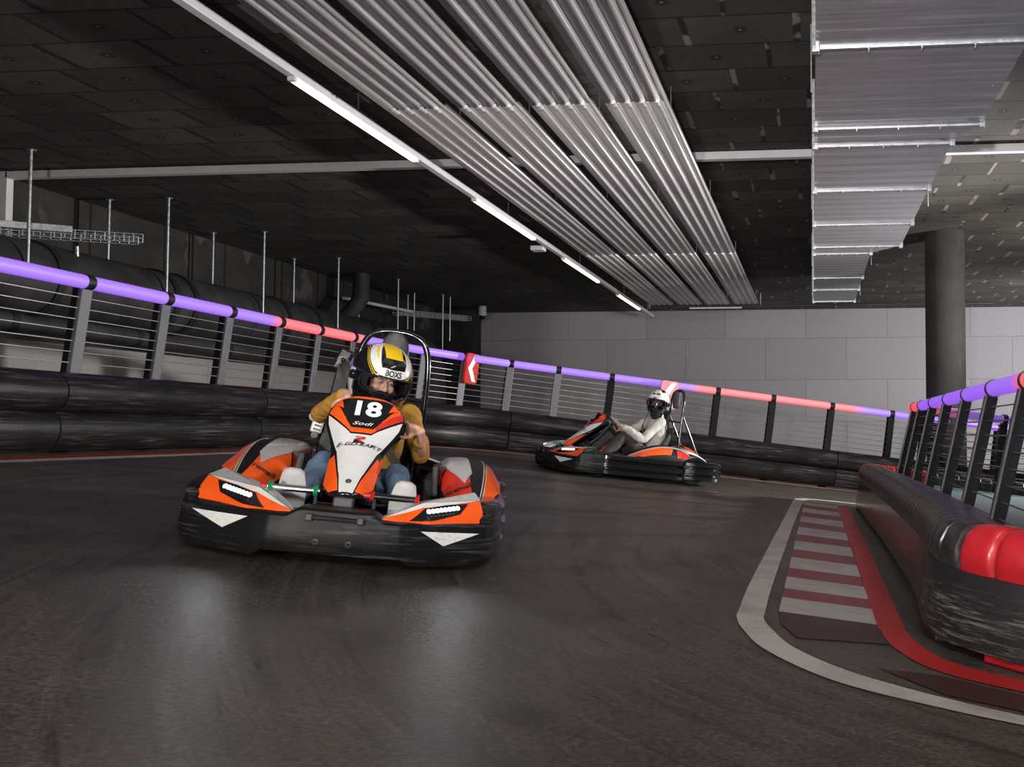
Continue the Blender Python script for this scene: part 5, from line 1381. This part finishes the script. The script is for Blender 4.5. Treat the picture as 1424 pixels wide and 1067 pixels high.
def strap(name, pts, w, mat, parent, up=(0, -1, 0)):
    P_ = [Vector(p) for p in pts]; rows = []
    for i, p in enumerate(P_):
        t = (P_[min(i + 1, len(P_) - 1)] - P_[max(i - 1, 0)]).normalized(); s = t.cross(Vector(up)).normalized()
        rows.append([p - s * w / 2, p + s * w / 2])
    return MB().grid(rows).build(name, mat, parent, solid=0.003, smooth=True)

def wheel_pt(a):
    wc = WC; wn = WN; wu = Vector((1, 0, 0)); wv = wn.cross(wu)
    p = wc + (wu * math.cos(a) + wv * math.sin(a)) * WR; t = (-wu * math.sin(a) + wv * math.cos(a))
    return p, t

# near kart -------------------------------------------------------------------
def kmat(a, b, rot): return MF @ TR(a, b, 0) @ Matrix.Rotation(math.radians(rot), 4, 'Z')
K1 = kmat(-2.27, 0.61, 19.5) @ Matrix.Scale(0.975, 4)
kart1 = make_kart(K1, '18', 'orange, white and black racing go-kart number 18 nearest the viewer with its headlights on')
def look(pos, yaw_, pitch_=0, roll=0):
    return TR(*pos) @ Matrix.Rotation(math.radians(yaw_), 4, 'Z') @ Matrix.Rotation(math.radians(roll), 4, 'Y') @ Matrix.Rotation(math.radians(pitch_), 4, 'X')
pr, tr_a = wheel_pt(math.radians(-142)); pl_, tl_a = wheel_pt(math.radians(2))
child = dict(k=0.86, hk=0.95, handk=0.92, foot=0.20,
             head=look((-0.005, 0.11, 0.822), 25, 8, 5), neck=(0.01, 0.24, 0.70), chest=(0.0, 0.27, 0.53), waist=(0.0, 0.30, 0.36), hip=(0.0, 0.30, 0.20),
             sho_l=(0.155, 0.24, 0.625), sho_r=(-0.155, 0.25, 0.64), elb_l=(0.245, 0.03, 0.43), elb_r=(-0.275, 0.06, 0.58),
             hand_l=(pl_, tl_a, (0.45, 0.5, -0.6), -1), hand_r=(pr, -tr_a, (-0.5, 0.75, -0.2), 1),
             hip_l=(0.085, 0.26, 0.20), hip_r=(-0.085, 0.26, 0.20), knee_l=(0.16, -0.22, 0.33), knee_r=(-0.17, -0.22, 0.36), ank_l=(0.225, -0.58, 0.215), ank_r=(-0.235, -0.58, 0.225),
             toe_l=(0.235, -0.62, 0.37), toe_r=(-0.235, -0.62, 0.38), sole_l=(0.05, -1, -0.12), sole_r=(-0.05, -1, -0.12), eye=(-0.15, -1, 0.0), sleeve_l=0.62, sleeve_r=0.9)
hel1 = ((0.156, 0.176, 0.170), pat_yellow, [M['helmet_black'], M['helmet_white'], M['yellow']], 'visor_clear', 'BOXS')
p1, X1 = make_person(K1, 'child in yellow, white and black helmet and mustard sweatshirt driving the near kart', child, (M['mustard'], M['jeans']), hel1)
strap('shoulder_belt', [(-0.262, 0.505, 0.86), (-0.20, 0.40, 0.79), (-0.14, 0.25, 0.715), (-0.09, 0.125, 0.64), (0.02, 0.12, 0.50), (0.14, 0.17, 0.33)], 0.046, M['strap'], kart1)
strap('lap_belt', [(-0.18, 0.26, 0.27), (-0.08, 0.125, 0.315), (0.06, 0.12, 0.315), (0.18, 0.26, 0.27)], 0.045, M['belt_black'], kart1, (0, -0.5, 1))

# far kart --------------------------------------------------------------------
K2 = kmat(-2.22, 7.10, -58.0)
kart2 = make_kart(K2, '5', 'orange, white and black racing go-kart farther away, seen from its side in the bend')
pr, tr_a = wheel_pt(math.radians(188)); pl_, tl_a = wheel_pt(math.radians(5))
adult = dict(k=1.0, hk=1.05, handk=1.0, foot=0.27,
             head=look((0.04, 0.31, 0.915), 46, -4, 2), neck=(0.0, 0.33, 0.745), chest=(0.0, 0.34, 0.56), waist=(0.0, 0.33, 0.36), hip=(0.0, 0.30, 0.20),
             sho_l=(0.19, 0.30, 0.66), sho_r=(-0.19, 0.32, 0.66), elb_l=(0.30, 0.06, 0.46), elb_r=(-0.30, 0.07, 0.50),
             hand_l=(pl_, tl_a, (0.35, 0.65, -0.5), -1), hand_r=(pr, -tr_a, (-0.35, 0.75, -0.4), 1),
             hip_l=(0.10, 0.24, 0.22), hip_r=(-0.10, 0.24, 0.22), knee_l=(0.22, -0.12, 0.46), knee_r=(-0.21, -0.13, 0.45), ank_l=(0.24, -0.42, 0.17), ank_r=(-0.22, -0.46, 0.17),
             toe_l=(0.25, -0.62, 0.20), toe_r=(-0.23, -0.64, 0.21), sole_l=(0, -0.2, -1), sole_r=(0, -0.2, -1), eye=(0, -1, 0))
hel2 = ((0.134, 0.160, 0.152), pat_white, [M['helmet_black'], M['helmet_white']], 'visor_smoke', None)
p2, X2 = make_person(K2, 'adult in white and black helmet and pale grey fleece driving the far kart', adult, (M['fleece'], M['dark_cloth']), hel2)
strap('shoulder_belt', [(-0.262, 0.505, 0.86), (-0.20, 0.42, 0.82), (-0.12, 0.26, 0.76), (-0.02, 0.17, 0.62), (0.06, 0.155, 0.48), (0.16, 0.20, 0.33)], 0.046, M['strap'], kart2)
strap('lap_belt', [(-0.18, 0.26, 0.27), (-0.08, 0.115, 0.315), (0.06, 0.11, 0.315), (0.18, 0.26, 0.27)], 0.045, M['belt_black'], kart2, (0, -0.5, 1))

# ---------------------------------------------------------------- light
def area(name, loc, target, size, power, col=(1, 1, 1), sy=None, spread=None):
    l = bpy.data.lights.new(name, 'AREA'); l.energy = power; l.color = col; l.size = size
    if sy: l.shape = 'RECTANGLE'; l.size_y = sy
    if spread: l.spread = spread
    o = bpy.data.objects.new(name, l); COL.objects.link(o); o.location = loc
    o.rotation_euler = (Vector(target) - Vector(loc)).to_track_quat('-Z', 'Y').to_euler()
    return o
def spot(name, loc, target, ang, power, blend=1.0, radius=0.1, col=(1, 1, 1)):
    l = bpy.data.lights.new(name, 'SPOT'); l.energy = power; l.color = col; l.spot_size = math.radians(ang); l.spot_blend = blend; l.shadow_soft_size = radius
    o = bpy.data.objects.new(name, l); COL.objects.link(o); o.location = loc
    o.rotation_euler = (Vector(target) - Vector(loc)).to_track_quat('-Z', 'Y').to_euler()
    return o
area('strobe_softbox', (1.5, -2.0, 2.9), (-1.8, 5.0, 0.5), 1.2, 245, (1, 0.96, 0.92))
spot('strobe_high', (-0.6, -1.2, 1.4), (2.2, 22, 5.2), 62, 1900, 1.0, 0.10, (1, 0.97, 0.96))
spot('strobe_ceiling', (-1.9, -1.6, 1.0), (-3.6, 7.0, 3.8), 100, 1000, 1.0, 0.15, (1, 0.94, 0.86))
spot('fill_far_kart', (1.8, -1.4, 2.7), (-2.0, 11.2, 1.0), 34, 1300, 1.0, 0.25, (1, 0.97, 0.95))  # unseen fill spot added to brighten the far kart
spot('strobe_right', (5.6, 12.6, 1.7), (-7.0, 9.0, 1.2), 95, 4200, 0.9, 0.2, (1, 0.97, 0.95))
area('strobe_wall', (6.6, 19.5, 1.4), (4.6, 25, 2.6), 0.8, 330, (0.97, 0.97, 1.0))
spot('strobe_back', (5.4, 12.2, 1.6), (2.0, 17.5, 3.8), 95, 1500, 1.0, 0.12, (1.0, 0.96, 0.92))
area('overhead_fill', (2.6, 2.5, 3.7), (2.6, 2.5, 0), 0.15, 45, (1, 0.96, 0.9), 2.4)  # unseen fill light added under the ceiling
for sx, lb in ((-0.50, 'right'), (0.50, 'left')):
    for KM, nm in ((K1, 'near'), (K2, 'far')):
        q = KM @ Vector((sx, -0.86, 0.245)); tg = KM @ Vector((sx * 1.15, -4.0, 0.1))
        spot('headlight_beam', q, tg, 75, 2.2 if nm == 'near' else 0.8, 0.8, 0.03, (0.9, 0.95, 1.0))
w = bpy.data.worlds.new('world'); scn.world = w; w.use_nodes = True
w.node_tree.nodes['Background'].inputs[0].default_value = (0.5, 0.5, 0.55, 1); w.node_tree.nodes['Background'].inputs[1].default_value = 0.02
vs = scn.view_settings
vs.view_transform = 'Standard'; vs.look = 'None'; vs.exposure = 0.0; vs.gamma = 1.0; vs.use_curve_mapping = False
